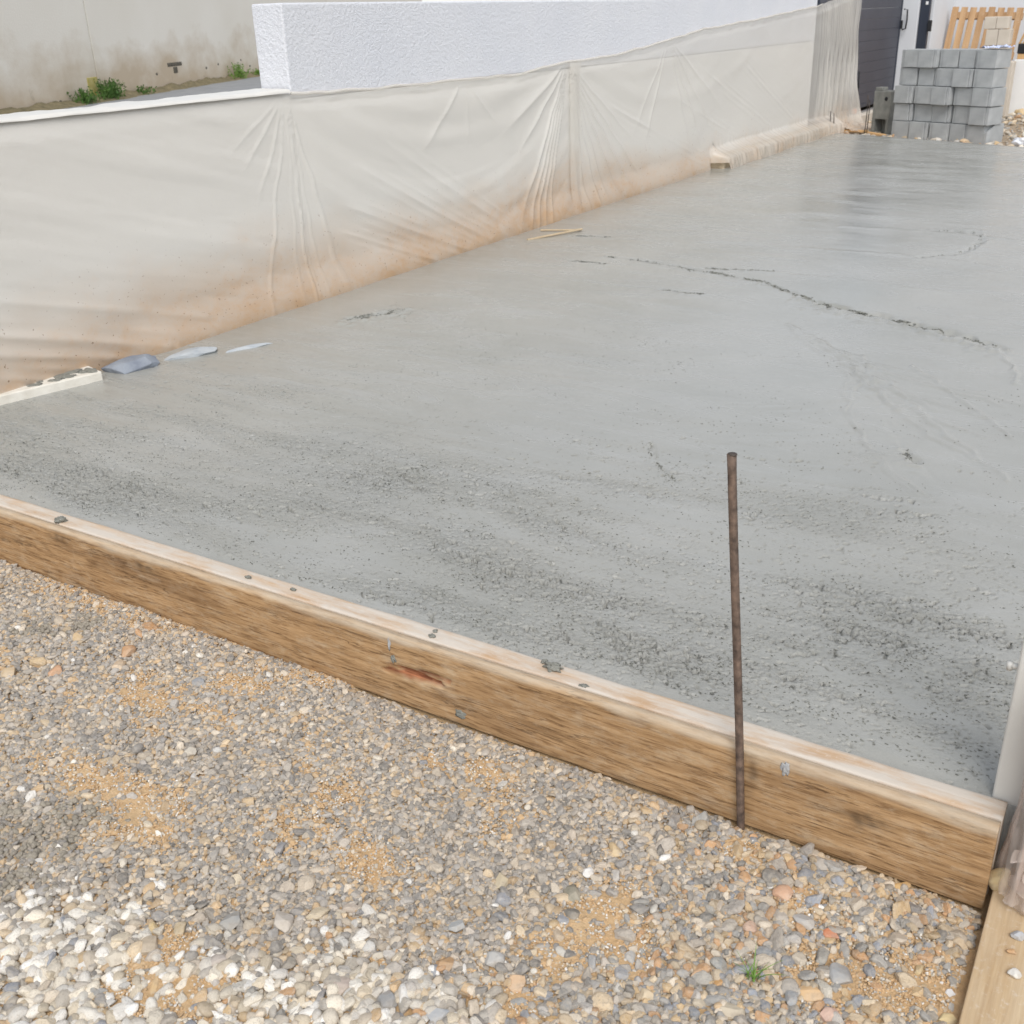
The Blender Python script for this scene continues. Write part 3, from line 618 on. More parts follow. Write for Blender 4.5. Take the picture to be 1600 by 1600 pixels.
BIG = [
  (-2.472, 1.689, 0.026, 0.03, 0.016, (186, 140, 96), 'ochre brown stone near the left end of the formwork, largest in the grey gravel there'),
  (-2.439, 1.626, 0.022, 0.033, 0.013, (205, 180, 150), 'tan blocky stone just in front of the ochre brown stone at the left'),
  (-2.572, 1.51, 0.023, 0.026, 0.014, (200, 150, 110), 'orange lumpy stone near the left edge of the picture below the formwork'),
  (-2.679, 1.432, 0.029, 0.023, 0.014, (196, 172, 138), 'flat tan stone at the left edge of the picture below the formwork'),
  (-1.931, 1.435, 0.021, 0.02, 0.012, (196, 188, 174), 'pale beige stone lying alone in the fine grey gravel at the left'),
  (-2.161, 1.68, 0.021, 0.021, 0.013, (142, 148, 156), 'blue grey stone beside a small white one near the sandy patch'),
  (-1.415, 1.069, 0.024, 0.032, 0.014, (152, 152, 150), 'grey triangular stone among the white pebbles at the lower left'),
  (-1.515, 0.937, 0.023, 0.03, 0.014, (180, 164, 142), 'tan faceted stone at the edge of a sandy hollow in the white pebbles'),
  (-1.552, 0.882, 0.023, 0.028, 0.014, (206, 196, 178), 'cream blocky stone left of the tan faceted stone in the white pebbles'),
  (-1.363, 0.98, 0.028, 0.019, 0.011, (178, 168, 160), 'long pinkish grey stone tilted beside the lower left sandy hollow'),
  (-1.569, 0.915, 0.015, 0.012, 0.007, (176, 118, 68), 'small orange brown stone behind the cream blocky stone'),
  (-1.426, 0.872, 0.012, 0.037, 0.007, (206, 172, 122), 'upright splintery ochre stone between two sandy hollows at the lower left'),
  (-1.32, 1.12, 0.026, 0.033, 0.016, (186, 178, 168), 'big grey beige stone at the upper edge of the white pebbles'),
  (-0.995, 1.299, 0.023, 0.018, 0.011, (158, 162, 164), 'grey flat stone right of the white pebbles, sand below it'),
  (-0.986, 1.455, 0.022, 0.031, 0.013, (208, 192, 160), 'cream oblong stone leaning on a grey one in the middle of the gravel'),
  (-1.108, 1.059, 0.027, 0.023, 0.014, (186, 170, 160), 'rounded pinkish grey stone among the white pebbles near the bottom edge'),
  (-1.007, 1.074, 0.023, 0.029, 0.014, (146, 148, 150), 'grey angular stone among the white pebbles near the bottom edge'),
  (-0.963, 1.204, 0.025, 0.019, 0.012, (172, 132, 88), 'brown rounded stone at the right edge of the white pebbles'),
  (-0.886, 1.265, 0.022, 0.022, 0.013, (178, 178, 176), 'light grey stone right of the brown rounded stone'),
  (-0.903, 1.098, 0.03, 0.02, 0.012, (164, 168, 172), 'widest grey stone at the bottom edge of the picture'),
  (-0.816, 1.242, 0.022, 0.022, 0.013, (216, 180, 142), 'peach coloured stone with sand at its foot near the bottom centre'),
  (-0.822, 1.669, 0.015, 0.026, 0.009, (212, 184, 138), 'upright cream tan stone on a sandy spot left of the stake'),
  (-0.84, 1.508, 0.02, 0.031, 0.012, (128, 124, 108), 'olive grey stone standing above a dark grey one'),
  (-0.815, 1.454, 0.019, 0.018, 0.011, (104, 102, 98), 'dark grey stone at the edge of an orange sandy hollow'),
  (-0.841, 1.573, 0.016, 0.018, 0.01, (236, 234, 230), 'white angular stone in the grey gravel left of the stake'),
  (-0.588, 1.342, 0.02, 0.018, 0.011, (214, 194, 162), 'cream four-cornered stone near the bottom edge, right of centre'),
  (-0.483, 1.437, 0.014, 0.014, 0.008, (204, 152, 84), 'small ochre stone left of the grass tuft'),
  (-0.438, 1.384, 0.029, 0.018, 0.011, (192, 180, 158), 'long mottled beige stone below the grass tuft'),
  (-0.389, 1.665, 0.022, 0.027, 0.013, (172, 170, 168), 'round pale grey stone in the mixed stones right of the stake'),
  (-0.403, 1.847, 0.022, 0.025, 0.013, (172, 166, 158), 'rounded grey stone close to the formwork just right of the stake'),
  (-0.446, 1.715, 0.025, 0.022, 0.013, (204, 158, 126), 'orange pink stone below the stake foot'),
  (-0.33, 1.662, 0.019, 0.016, 0.01, (204, 122, 80), 'reddest stone in the gravel, right of the stake'),
  (-0.211, 1.713, 0.021, 0.021, 0.013, (190, 176, 158), 'beige rounded stone between the stake and the flat plank'),
  (-0.244, 1.869, 0.028, 0.014, 0.009, (206, 166, 104), 'long yellow ochre stone lying along the foot of the formwork'),
  (-0.282, 1.57, 0.026, 0.032, 0.015, (152, 154, 156), 'largest grey stone in the gravel, between grass tuft and flat plank'),
  (-0.322, 1.502, 0.028, 0.019, 0.011, (210, 172, 124), 'flat ochre stone right of the grass tuft'),
  (-0.277, 1.472, 0.022, 0.022, 0.013, (210, 174, 156), 'pink and white stone at the bottom edge right of the grass tuft'),
  (-0.086, 1.566, 0.022, 0.014, 0.008, (216, 194, 144), 'pale yellow stone at the bottom edge beside the flat plank'),
  (-0.095, 1.629, 0.013, 0.011, 0.007, (226, 226, 226), 'white pebble on the sand beside the flat plank'),
]
EXPL = [(-2.666, 1.513, 0.032, 0.023, 0.014, (205, 178, 138)), (-2.189, 1.118, 0.018, 0.013, 0.008, (232, 230, 224)), (-2.139, 1.116, 0.015, 0.029, 0.009, (236, 232, 224)), (-1.663, 1.372, 0.023, 0.02, 0.012, (205, 178, 140)), (-1.807, 1.189, 0.017, 0.015, 0.009, (218, 204, 180)), (-1.546, 0.974, 0.017, 0.019, 0.01, (204, 178, 128)), (-1.495, 1.001, 0.024, 0.019, 0.011, (186, 166, 132)), (-1.32, 0.914, 0.014, 0.03, 0.008, (196, 194, 192)), (-1.628, 1.135, 0.021, 0.013, 0.008, (188, 172, 148)), (-1.67, 1.077, 0.019, 0.017, 0.01, (206, 180, 146)), (-1.497, 1.169, 0.016, 0.018, 0.01, (226, 210, 182)), (-1.221, 1.225, 0.023, 0.015, 0.009, (186, 172, 158)), (-0.955, 1.409, 0.02, 0.02, 0.012, (152, 156, 164)), (-0.933, 1.372, 0.021, 0.016, 0.01, (118, 122, 128)), (-1.129, 1.025, 0.015, 0.019, 0.009, (140, 140, 142)), (-1.055, 1.068, 0.022, 0.02, 0.012, (212, 196, 170)), (-1.271, 1.178, 0.036, 0.018, 0.011, (198, 182, 154)), (-1.483, 1.29, 0.02, 0.021, 0.012, (138, 140, 146)), (-0.808, 1.387, 0.014, 0.027, 0.008, (196, 176, 150)), (-0.765, 1.355, 0.017, 0.014, 0.008, (112, 112, 112)), (-0.717, 1.361, 0.016, 0.018, 0.009, (162, 164, 166)), (-0.653, 1.361, 0.018, 0.023, 0.011, (156, 158, 162)), (-0.657, 1.417, 0.015, 0.021, 0.009, (178, 176, 172)), (-0.513, 1.427, 0.022, 0.023, 0.013, (170, 166, 158)), (-0.496, 1.481, 0.021, 0.021, 0.012, (152, 154, 152)), (-0.473, 1.392, 0.029, 0.017, 0.01, (158, 158, 156)), (-0.494, 1.348, 0.015, 0.016, 0.009, (134, 140, 148)), (-0.475, 1.598, 0.019, 0.022, 0.011, (198, 164, 142)), (-0.57, 1.609, 0.015, 0.023, 0.009, (158, 156, 150)), (-0.713, 1.203, 0.022, 0.011, 0.007, (198, 158, 100)), (-0.54, 1.7, 0.029, 0.014, 0.008, (198, 178, 152)), (-0.481, 1.792, 0.02, 0.031, 0.012, (170, 162, 152)), (-0.469, 1.679, 0.025, 0.018, 0.011, (196, 180, 158)), (-0.434, 1.544, 0.022, 0.018, 0.011, (134, 138, 142)), (-0.363, 1.57, 0.02, 0.021, 0.012, (196, 184, 166)), (-0.329, 1.596, 0.021, 0.023, 0.013, (150, 148, 142)), (-0.3, 1.522, 0.018, 0.029, 0.011, (206, 200, 186)), (-0.351, 1.472, 0.02, 0.02, 0.012, (156, 160, 164)), (-0.158, 1.658, 0.014, 0.015, 0.008, (208, 182, 134)), (-0.201, 1.813, 0.017, 0.022, 0.01, (124, 122, 122)), (-0.244, 1.515, 0.017, 0.015, 0.009, (146, 146, 144))]
def push(x, y, r, col, z=None, rounded=None, flat=None, zf=.35):
    n = len(x); BX.append(x); BY.append(y); BR.append(r); BC.append(col); BK.append(np.stack([np.full(n, zf), rounded, flat], -1))
def pick(pal, n): return pal[rng.integers(0, len(pal), n)]*rng.uniform(.62, 1.14, (n, 1))
# fine crushed grey
x, y, r = scatter(290000, .0044, .0102, lambda x, y: (1-.88*sandy(x, y))*(1-.72*zones(x, y)[0])*(1-.25*zones(x, y)[1]))
wz, rz_ = zones(x, y); col = pick(PG, len(x)); c2 = pick(PR, len(x)); c3 = pick(PW, len(x))
k = rng.random(len(x)); col = np.where((k < rz_*.75)[:, None], c2, col); col = np.where((k > 1-.5*wz)[:, None], c3, col)
sd_ = sandy(x, y); col = np.where((rng.random(len(x)) < .55*sd_)[:, None], LIN([(204, 166, 116)])*rng.uniform(.85, 1.1, (len(x), 1)), col)
cm_ = cemy(x, y); col = col*(1-.22*cm_)[:, None]
push(x, y, r, col, rounded=(rng.random(len(x)) < .25).astype(float), flat=rng.uniform(.5, .85, len(x)))
# medium
def kmed(x, y):
    wz, rz_ = zones(x, y); return np.clip(.16+.62*wz+.55*rz_, 0, 1)*(1-.82*sandy(x, y))*(1-.9*cemy(x, y))
x, y, r = scatter(78000, .0085, .0165, kmed)
wz, rz_ = zones(x, y); r = r*(1+.22*wz); col = pick(PG, len(x)); k = rng.random(len(x))
col = np.where((k < .80*wz)[:, None], pick(PW, len(x)), col); col = np.where((k > 1-.14*wz)[:, None], pick(PR, len(x)), col); col = np.where(((k < .85*rz_) & (wz < .5))[:, None], pick(PR, len(x)), col)
push(x, y, r, col, rounded=(rng.random(len(x)) < .12+.3*wz).astype(float), flat=rng.uniform(.5, .85, len(x)), zf=.5)
# larger, sparse
x, y, r = scatter(5200, .015, .026, lambda x, y: np.clip(.035+.12*zones(x, y)[0]+.55*zones(x, y)[1], 0, 1)*(1-.75*sandy(x, y))*(1-.95*cemy(x, y)))
wz, rz_ = zones(x, y); col = np.where((rng.random(len(x)) < .5)[:, None], pick(PR, len(x)), pick(PG, len(x)))
push(x, y, r, col, rounded=(rng.random(len(x)) < .15).astype(float), flat=rng.uniform(.45, .75, len(x)), zf=.5)
# white strays over the grey
x, y, r = scatter(1500, .008, .013, lambda x, y: .35+0*x)
push(x, y, r, pick(PW, len(x)), rounded=(rng.random(len(x)) < .6).astype(float), flat=rng.uniform(.5, .8, len(x)), zf=.7)
# grit lying on the sand
x = rng.uniform(-3.0, .1, 420000); y = rng.uniform(.55, 1.89, 420000); k = rng.random(len(x)) < .75*sandy(x, y); x, y = x[k], y[k]
push(x, y, rng.uniform(.0012, .0034, len(x)), np.where((rng.random(len(x)) < .7)[:, None], LIN([(208, 168, 116)])*rng.uniform(.75, 1.15, (len(x), 1)), pick(PW, len(x))), rounded=np.ones(len(x)), flat=np.full(len(x), .8), zf=2.2)
# crumbs of dried cement
x = rng.uniform(-3.0, -1.6, 60000); y = rng.uniform(.7, 1.89, 60000); k = rng.random(len(x)) < .45*np.clip(cemy(x, y)*(.5+1.1*noise(x*22, y*22, 134)), 0, 1); x, y = x[k], y[k]
push(x, y, rng.uniform(.003, .009, len(x)), LIN([(136, 130, 118)])*rng.uniform(.7, 1.25, (len(x), 1)), rounded=np.ones(len(x)), flat=rng.uniform(.7, 1, len(x)), zf=1.6)
x, y, r, col, kk = [np.concatenate(a) for a in (BX, BY, BR, BC, BK)]
ok = ~((x > -.085) & (x < .16) & (y > .2)) & (y+r < 1.898)
x, y, r, col, kk = x[ok], y[ok], r[ok], col[ok], kk[ok]; n = len(x)
z = gz(x, y)+r*(kk[:, 0]*.6)+rng.uniform(0, .004, n)+.006*noise(x*25, y*25, 133)*(r < .009)
rot = np.stack([rng.normal(0, .32, n), rng.normal(0, .32, n), rng.uniform(0, 6.283, n)], -1)
scl = np.stack([r*rng.uniform(.95, 1.45, n), r*rng.uniform(.75, 1.05, n), r*kk[:, 2]], -1)
idx = np.where(kk[:, 1] > .5, rng.integers(7, NV, n), rng.integers(0, 7, n))
# clear the ground under the larger stones, then lay those that carry no name of their own
free = np.ones(n, bool); ca, sa = math.cos(.567), math.sin(.567)
for e in [t_[:5] for t_ in BIG]+[t_[:5] for t_ in EXPL]:
    dx, dy = x-e[0], y-e[1]; free &= (((dx*ca+dy*sa)/e[2])**2+((-dx*sa+dy*ca)/e[3])**2) > .62
x, y, z, col, rot, scl, idx = x[free], y[free], z[free], col[free], rot[free], scl[free], idx[free]
ne = len(EXPL); ex, ey, e1, e2, e3 = np.array([t_[:5] for t_ in EXPL]).T
x = np.concatenate([x, ex]); y = np.concatenate([y, ey]); z = np.concatenate([z, gz(ex, ey)+e3*.6]); col = np.concatenate([col, LIN([t_[5] for t_ in EXPL])])
rot = np.concatenate([rot, np.stack([rng.normal(0, .12, ne), rng.normal(0, .12, ne), .567+rng.normal(0, .2, ne)], -1)]).astype(np.float32)
scl = np.concatenate([scl, np.stack([e1, e2, e3], -1)]).astype(np.float32); idx = np.concatenate([idx, rng.integers(0, 7, ne)]).astype(np.int32); n = len(x)
me = bpy.data.meshes.new('gravel'); me.vertices.add(n); me.vertices.foreach_set('co', np.stack([x, y, z], -1).astype(np.float32).ravel())
def vattr(name, typ, data, field):
    at = me.attributes.new(name, typ, 'POINT'); at.data.foreach_set(field, np.ascontiguousarray(data).ravel())
vattr('rot', 'FLOAT_VECTOR', rot, 'vector'); vattr('scl', 'FLOAT_VECTOR', scl, 'vector')
vattr('idx', 'INT', idx, 'value')
vattr('col', 'FLOAT_COLOR', np.concatenate([col, np.ones((n, 1))], 1).astype(np.float32), 'color')
print('stones', n)
gr = obj('gravel', me, M['gravel_stone']); gr['kind'] = 'stuff'; gr['label'] = 'loose grey, cream and ochre gravel on sandy soil in the foreground'; gr['category'] = 'gravel'
ng = bpy.data.node_groups.new('scatter_stones', 'GeometryNodeTree')
ng.interface.new_socket('Geometry', in_out='INPUT', socket_type='NodeSocketGeometry'); ng.interface.new_socket('Geometry', in_out='OUTPUT', socket_type='NodeSocketGeometry')
gi = ng.nodes.new('NodeGroupInput'); go = ng.nodes.new('NodeGroupOutput'); iop = ng.nodes.new('GeometryNodeInstanceOnPoints')
ci = ng.nodes.new('GeometryNodeCollectionInfo'); ci.inputs['Collection'].default_value = scol; ci.inputs['Separate Children'].default_value = True; ci.inputs['Reset Children'].default_value = True
def named(nm, typ):
    nd = ng.nodes.new('GeometryNodeInputNamedAttribute'); nd.data_type = typ; nd.inputs['Name'].default_value = nm
    return next(s_ for s_ in nd.outputs if s_.enabled and s_.name == 'Attribute')
e2r = ng.nodes.new('FunctionNodeEulerToRotation')
ng.links.new(gi.outputs[0], iop.inputs['Points']); ng.links.new(ci.outputs[0], iop.inputs['Instance']); iop.inputs['Pick Instance'].default_value = True
ng.links.new(named('idx', 'INT'), iop.inputs['Instance Index']); ng.links.new(named('rot', 'FLOAT_VECTOR'), e2r.inputs[0]); ng.links.new(e2r.outputs[0], iop.inputs['Rotation'])
ng.links.new(named('scl', 'FLOAT_VECTOR'), iop.inputs['Scale']); ng.links.new(iop.outputs[0], go.inputs[0])
md = gr.modifiers.new('scatter', 'NODES'); md.node_group = ng
# ---------------------------------------------------------------- dark mortar crumbs added for the shade in the slab's trowel lines and pits
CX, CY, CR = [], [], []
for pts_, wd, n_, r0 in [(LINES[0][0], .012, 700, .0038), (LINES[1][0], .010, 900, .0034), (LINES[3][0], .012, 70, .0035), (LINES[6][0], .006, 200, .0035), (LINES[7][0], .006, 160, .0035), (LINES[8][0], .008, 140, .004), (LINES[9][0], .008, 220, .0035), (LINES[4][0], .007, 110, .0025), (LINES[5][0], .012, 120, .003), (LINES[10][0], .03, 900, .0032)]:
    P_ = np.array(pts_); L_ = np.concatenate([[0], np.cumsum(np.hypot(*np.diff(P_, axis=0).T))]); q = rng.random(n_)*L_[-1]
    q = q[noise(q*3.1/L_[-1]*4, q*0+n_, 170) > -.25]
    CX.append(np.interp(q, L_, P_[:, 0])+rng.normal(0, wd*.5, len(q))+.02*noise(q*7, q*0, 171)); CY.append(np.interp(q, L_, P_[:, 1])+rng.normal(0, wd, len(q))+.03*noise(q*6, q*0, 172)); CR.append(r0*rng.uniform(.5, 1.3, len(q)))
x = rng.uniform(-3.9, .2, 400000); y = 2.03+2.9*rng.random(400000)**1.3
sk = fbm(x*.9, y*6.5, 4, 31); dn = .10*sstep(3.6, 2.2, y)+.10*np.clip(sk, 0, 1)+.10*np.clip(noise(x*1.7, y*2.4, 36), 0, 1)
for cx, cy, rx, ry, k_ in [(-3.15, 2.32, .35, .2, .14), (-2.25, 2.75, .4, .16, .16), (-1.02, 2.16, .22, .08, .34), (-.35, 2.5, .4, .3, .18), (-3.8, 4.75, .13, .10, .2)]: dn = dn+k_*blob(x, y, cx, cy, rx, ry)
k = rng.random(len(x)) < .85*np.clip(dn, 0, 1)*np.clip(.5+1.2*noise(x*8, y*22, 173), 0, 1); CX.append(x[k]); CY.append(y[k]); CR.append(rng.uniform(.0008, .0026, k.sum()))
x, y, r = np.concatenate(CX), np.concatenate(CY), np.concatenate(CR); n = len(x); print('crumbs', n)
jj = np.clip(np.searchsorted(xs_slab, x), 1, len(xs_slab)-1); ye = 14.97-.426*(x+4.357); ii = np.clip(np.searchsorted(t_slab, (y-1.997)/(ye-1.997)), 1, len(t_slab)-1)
me = bpy.data.meshes.new('shade_crumbs'); me.vertices.add(n); me.vertices.foreach_set('co', np.stack([x, y, H_slab[ii, jj]-r*.05], -1).astype(np.float32).ravel())
vattr('rot', 'FLOAT_VECTOR', np.stack([rng.normal(0, .3, n), rng.normal(0, .3, n), rng.normal(0, .5, n)], -1).astype(np.float32), 'vector')
vattr('scl', 'FLOAT_VECTOR', np.stack([r*rng.uniform(1, 2.4, n), r, r*rng.uniform(.5, .9, n)], -1).astype(np.float32), 'vector'); vattr('idx', 'INT', rng.integers(0, NV, n).astype(np.int32), 'value')
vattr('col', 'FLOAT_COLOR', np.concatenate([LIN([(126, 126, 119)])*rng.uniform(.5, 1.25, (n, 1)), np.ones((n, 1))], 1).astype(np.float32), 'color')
mc = obj('shade_crumbs', me, M['crumb_stone']); mc['kind'] = 'stuff'; mc['label'] = 'mortar crumbs coloured dark for the shade along trowel lines and rough patches of the slab'; mc['category'] = 'mortar'
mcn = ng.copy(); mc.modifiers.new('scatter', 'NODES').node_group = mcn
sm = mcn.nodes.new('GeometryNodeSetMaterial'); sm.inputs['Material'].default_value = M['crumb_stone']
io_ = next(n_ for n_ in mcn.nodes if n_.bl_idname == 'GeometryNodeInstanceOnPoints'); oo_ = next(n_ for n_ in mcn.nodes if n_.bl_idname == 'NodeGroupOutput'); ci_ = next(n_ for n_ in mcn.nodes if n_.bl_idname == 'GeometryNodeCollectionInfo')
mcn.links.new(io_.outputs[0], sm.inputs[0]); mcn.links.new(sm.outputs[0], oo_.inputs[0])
# ---------------------------------------------------------------- single stones that stand out
for i, (x, y, rx, ry, rz, c, lab) in enumerate(BIG):
    me = lump_mesh('stone', 1, 400+i, 4, (rx, ry, rz), 14 if i % 3 else 10, .045)
    for p in me.polygons: p.use_smooth = False
    o = obj('stone', me, M['single_stone'], None, (x, y, float(gz(x, y))+rz*.62), (random.uniform(-.15, .15), random.uniform(-.15, .15), math.radians(32.5)+random.uniform(-.25, .25)))
    o['col'] = srgb(*c, .92)[:3]; tag(o, lab, 'stone', 'larger stones lying in the gravel')
def lone_stone(x, y, z, sq, c, lab, seed):
    o = obj('stone', lump_mesh('stone', 1, seed, 3, sq, 12, .08), M['single_stone'], None, (x, y, z), (.1, .2, .7)); o['col'] = srgb(*c, .92)[:3]; return tag(o, lab, 'stone', 'larger stones lying in the gravel')
# ---------------------------------------------------------------- flat plank, bottom right
plank = tag(box('wooden_plank', (0, -1.9, 0), (.22, .47, .032), M['plank_timber'], None, .003, 2, (-.068, 1.62, -.196), (0, 0, .01)), 'pale wooden plank lying flat on the gravel at the lower right corner', 'plank')
lone_stone(-.062, 1.915, -.138, (.030, .027, .030), (212, 188, 138), 'cream ochre stone resting on the plank at the end of the formwork', 470)
for i, (x, y, c, lab, s_) in enumerate([(-.008, 1.80, (176, 182, 190), 'blue grey pebble on the flat plank', .013), (.0, 1.70, (222, 220, 214), 'white pebble on the flat plank at the right edge', .012), (-.012, 1.755, (206, 158, 104), 'tiny ochre pebble on the flat plank, between the blue grey and white pebbles', .008), (.02, 1.87, (168, 166, 162), 'flat grey pebble on the flat plank near the wrapped bundle', .013)]):
    lone_stone(x, y, -.164+s_*.5, (s_*1.3, s_, s_*.6), c, lab, 480+i)
# ---------------------------------------------------------------- white post and wrapped bundle, right edge
post = thing('white_post', 'smooth pale post standing at the right edge, at the corner of the slab', 'post', (-.112, 2.0, -.2))
bm = bmesh.new(); add_box(bm, (0, 0, 0), (.075, .05, 1.15), .006, 3); obj('shaft', bm_mesh(bm, 'shaft'), M['post_white'], post)
bm = bmesh.new(); add_tube(bm, [(-.012, .02, .505), (.004, .02, .505)], .006, 8); add_tube(bm, [(-.015, .02, .494), (-.015, .02, .512)], .006, 8); obj('hook', bm_mesh(bm, 'hook', True), M['post_white'], post)
bun = thing('wrapped_bundle', 'brown boards wrapped in clear crumpled film at the right edge', 'bundle', (.028, 1.945, -.165))
for k in range(4):
    box('board', (.0+.062*k, -.02, .0), (.055+.062*k, .045, .50-.015*k), M['terracotta'], bun, .004, 2, (-.062, 0, .004))
U, Vv = np.meshgrid(np.linspace(0, 1, 90), np.linspace(0, 1, 110))
# film hanging down the near side and round the left corner of the boards
q = U*.42; fl = .018*np.sin(U*34+3*noise(U*3, Vv*2, 140))*(1.25-Vv)+.010*np.sin(U*71+5*Vv)*(1.3-Vv)+.012*noise(U*9, Vv*6, 141)
flare = .03*(1-Vv)**2.2
Xf = np.where(q < .11, -.074-flare*.5, -.074+(q-.11)-flare*.5*sstep(.3, .11, q))+np.where(q < .11, -np.abs(fl)*.5, 0)
Yf = np.where(q < .11, .072-q, -.038)+np.where(q < .11, 0, -np.abs(fl)-flare)-.006
Zf = .02+Vv*.50+.03*noise(U*5, Vv*0, 142)*(1-Vv)
me = mesh_np('film', np.stack([Xf, Yf, np.maximum(Zf, .006)], -1).reshape(-1, 3), grid_quads(110, 90)); obj('film', me, M['film'], bun)
U, Vv = np.meshgrid(np.linspace(0, 1, 70), np.linspace(0, 1, 60))
Xf = -.065+.20*U+.02*noise(U*6, Vv*5, 143); Yf = -.062-.02*np.sin(U*9+2*Vv)+.02*noise(U*8, Vv*4, 144); Zf = .012+.14*Vv**.8+.02*noise(U*5, Vv*6, 145)
me = mesh_np('film_bunch', np.stack([Xf, Yf, np.maximum(Zf, .008)], -1).reshape(-1, 3), grid_quads(60, 70)); obj('film_bunch', me, M['film'], bun)

# ---------------------------------------------------------------- kerb and rubble against the wall foot
kerb = thing('kerb_stone', 'pale kerb stone spattered with cement at the left edge by the wall foot', 'kerb', (-4.27, 3.10, -.05), math.radians(14.6)*-1)
o = box('block', (-.19, -1.6, 0), (0, 0, .088), M['kerb_white'], kerb, .006, 2)
me = o.data
for i in range(30):
    obj('cement_spatter', lump_mesh('cement_spatter', random.uniform(.012, .03), 500+i, 3, (1.0, 1.5, .16), 0, .4), M['cement_lump'], kerb, (random.uniform(-.15, -.03), -.04-i*.024+random.uniform(-.02, .02), .0885), (0, 0, random.uniform(0, 3)))
def slab_piece(name, pts, z0, z1, mat, lab, tilt=(0, 0, 0)):
    bm = bmesh.new(); cx = sum(p[0] for p in pts)/len(pts); cy = sum(p[1] for p in pts)/len(pts)
    lo = [bm.verts.new((p[0]-cx, p[1]-cy, 0)) for p in pts]; hi = [bm.verts.new(((p[0]-cx)*.97, (p[1]-cy)*.97, z1-z0+random.uniform(-.004, .004))) for p in pts]
    bm.faces.new(lo[::-1]); bm.faces.new(hi)
    for i in range(len(pts)): bm.faces.new((lo[i], lo[(i+1) % len(pts)], hi[(i+1) % len(pts)], hi[i]))
    bmesh.ops.bevel(bm, geom=bm.edges[:], offset=.004, segments=2, affect='EDGES')
    return tag(obj(name, bm_mesh(bm, name), mat, None, (cx, cy, z0), tilt), lab, 'stone', 'broken slabs at the wall foot')
for (x, y, z, sq, mat, lab, rot) in [(-4.29, 3.29, .012, (.115, .19, .058), 'slate', 'thick blue grey broken slab next to the pale kerb stone', (.06, .10, -.5)), (-4.20, 3.61, .0, (.10, .185, .03), 'pale_slate', 'thin pale grey broken slab, second from the kerb stone', (.03, .05, -.55)), (-4.02, 3.83, -.004, (.035, .17, .014), 'pale_slate', 'narrow sliver of pale slab, farthest from the kerb stone', (0, 0, -.45))]:
    me = lump_mesh('broken_slab', 1, 610+int(-y*10), 4, sq, 30, .05)
    for p in me.polygons: p.use_smooth = False
    tag(obj('broken_slab', me, M[mat], None, (x, y, z), rot), lab, 'stone', 'broken slabs at the wall foot')
wp = thing('broken_board', 'broken strip of light wood half sunk in the concrete at the wall foot', 'wood', (-4.13, 7.15, 0))
box('strip', (-.011, -.26, 0), (.011, .26, .012), M['splinter_timber'], wp, .003, 2, (.05, .0, -.002), (.03, 0, -.42))
box('strip', (-.009, -.16, 0), (.009, .16, .010), M['splinter_timber'], wp, .003, 2, (.0, .18, -.002), (0, .05, -1.15))
# ---------------------------------------------------------------- gate and what stands round it
gate = thing('metal_gate', 'dark grey metal gate of horizontal boards past the end of the wall', 'gate', (XW-.02, 14.5, .0))
GL = 4.30
for k in range(11):
    z0 = .20+k*.142; box('board', (-.022, .05, z0), (.010, GL-.06, z0+.1405), M['anthracite'], gate, .0025, 2)
for y0 in (0, GL-.055): box('stile', (-.03, y0, .15), (.018, y0+.055, 1.80), M['anthracite_dark'], gate, .003)
box('rail', (-.028, .056, .150), (.016, GL-.056, .198), M['anthracite_dark'], gate, .003); box('rail', (-.028, .056, 1.764), (.016, GL-.056, 1.80), M['anthracite_dark'], gate, .003)
h = box('latch', (.019, GL-.05, 1.17), (.05, GL-.02, 1.29), M['black_metal'], gate, .003)
tube('handle', [(.05, GL-.035, 1.16), (.10, GL-.035, 1.17), (.11, GL-.035, 1.30), (.10, GL-.035, 1.44), (.05, GL-.035, 1.45)], .012, M['black_metal'], h)
h = tube('drop_bolt', [(.022, GL*.5, .32), (.022, GL*.5, .66)], .008, M['black_metal'], gate); box('bolt_guide', (.012, GL*.5-.03, .44), (.035, GL*.5+.03, .47), M['black_metal'], h, .002)
sill = tag(box('gate_sill', (-.14, -.05, 0), (.10, 4.5, .12), M['cream_block'], None, .008, 2, (XW-.02, 14.46, -.06)), 'pale concrete sill under the dark gate', 'sill')
tag(obj('orange_cap', lump_mesh('orange_cap', .035, 520, 2, (1, 1, 1.2), 0, .1), M['orange_plastic'], None, (XW+.04, 16.42, .14)), 'small orange plastic cap at the foot of the gate by the sheet end', 'cap')
pil = thing('gate_pillar', 'white pillar between the dark gate and the dark post', 'pillar', (XW, 18.84, -.1))
box('shaft', (-.16, 0, 0), (.235, .30, 2.3), M['house_white'], pil, .01)
gp = thing('gate_post', 'narrow dark metal post with a lock, right of the white pillar', 'post', (XW+.24, 18.9, -.1))
box('shaft', (.0, 0, 0), (.145, .09, 2.2), M['anthracite_dark'], gp, .004)
box('lock', (.146, -.03, 1.22), (.20, .03, 1.38), M['black_metal'], gp, .004)
for z in (1.60, 1.68): box('screw_plate', (.075, -.008, z), (.115, -.001, z+.045), M['smooth_white'], gp, .002)
hw = thing('house_wall', 'plain pale house wall behind the leaning pallet', 'wall', (-4.0, 20.6, -.1))
box('wall', (-.35, 0, 0), (9, .3, 4.5), M['house_white'], hw, .01); box('return', (-.35, -1.5, 0), (-.02, -.003, 4.5), M['house_white'], hw, .01)
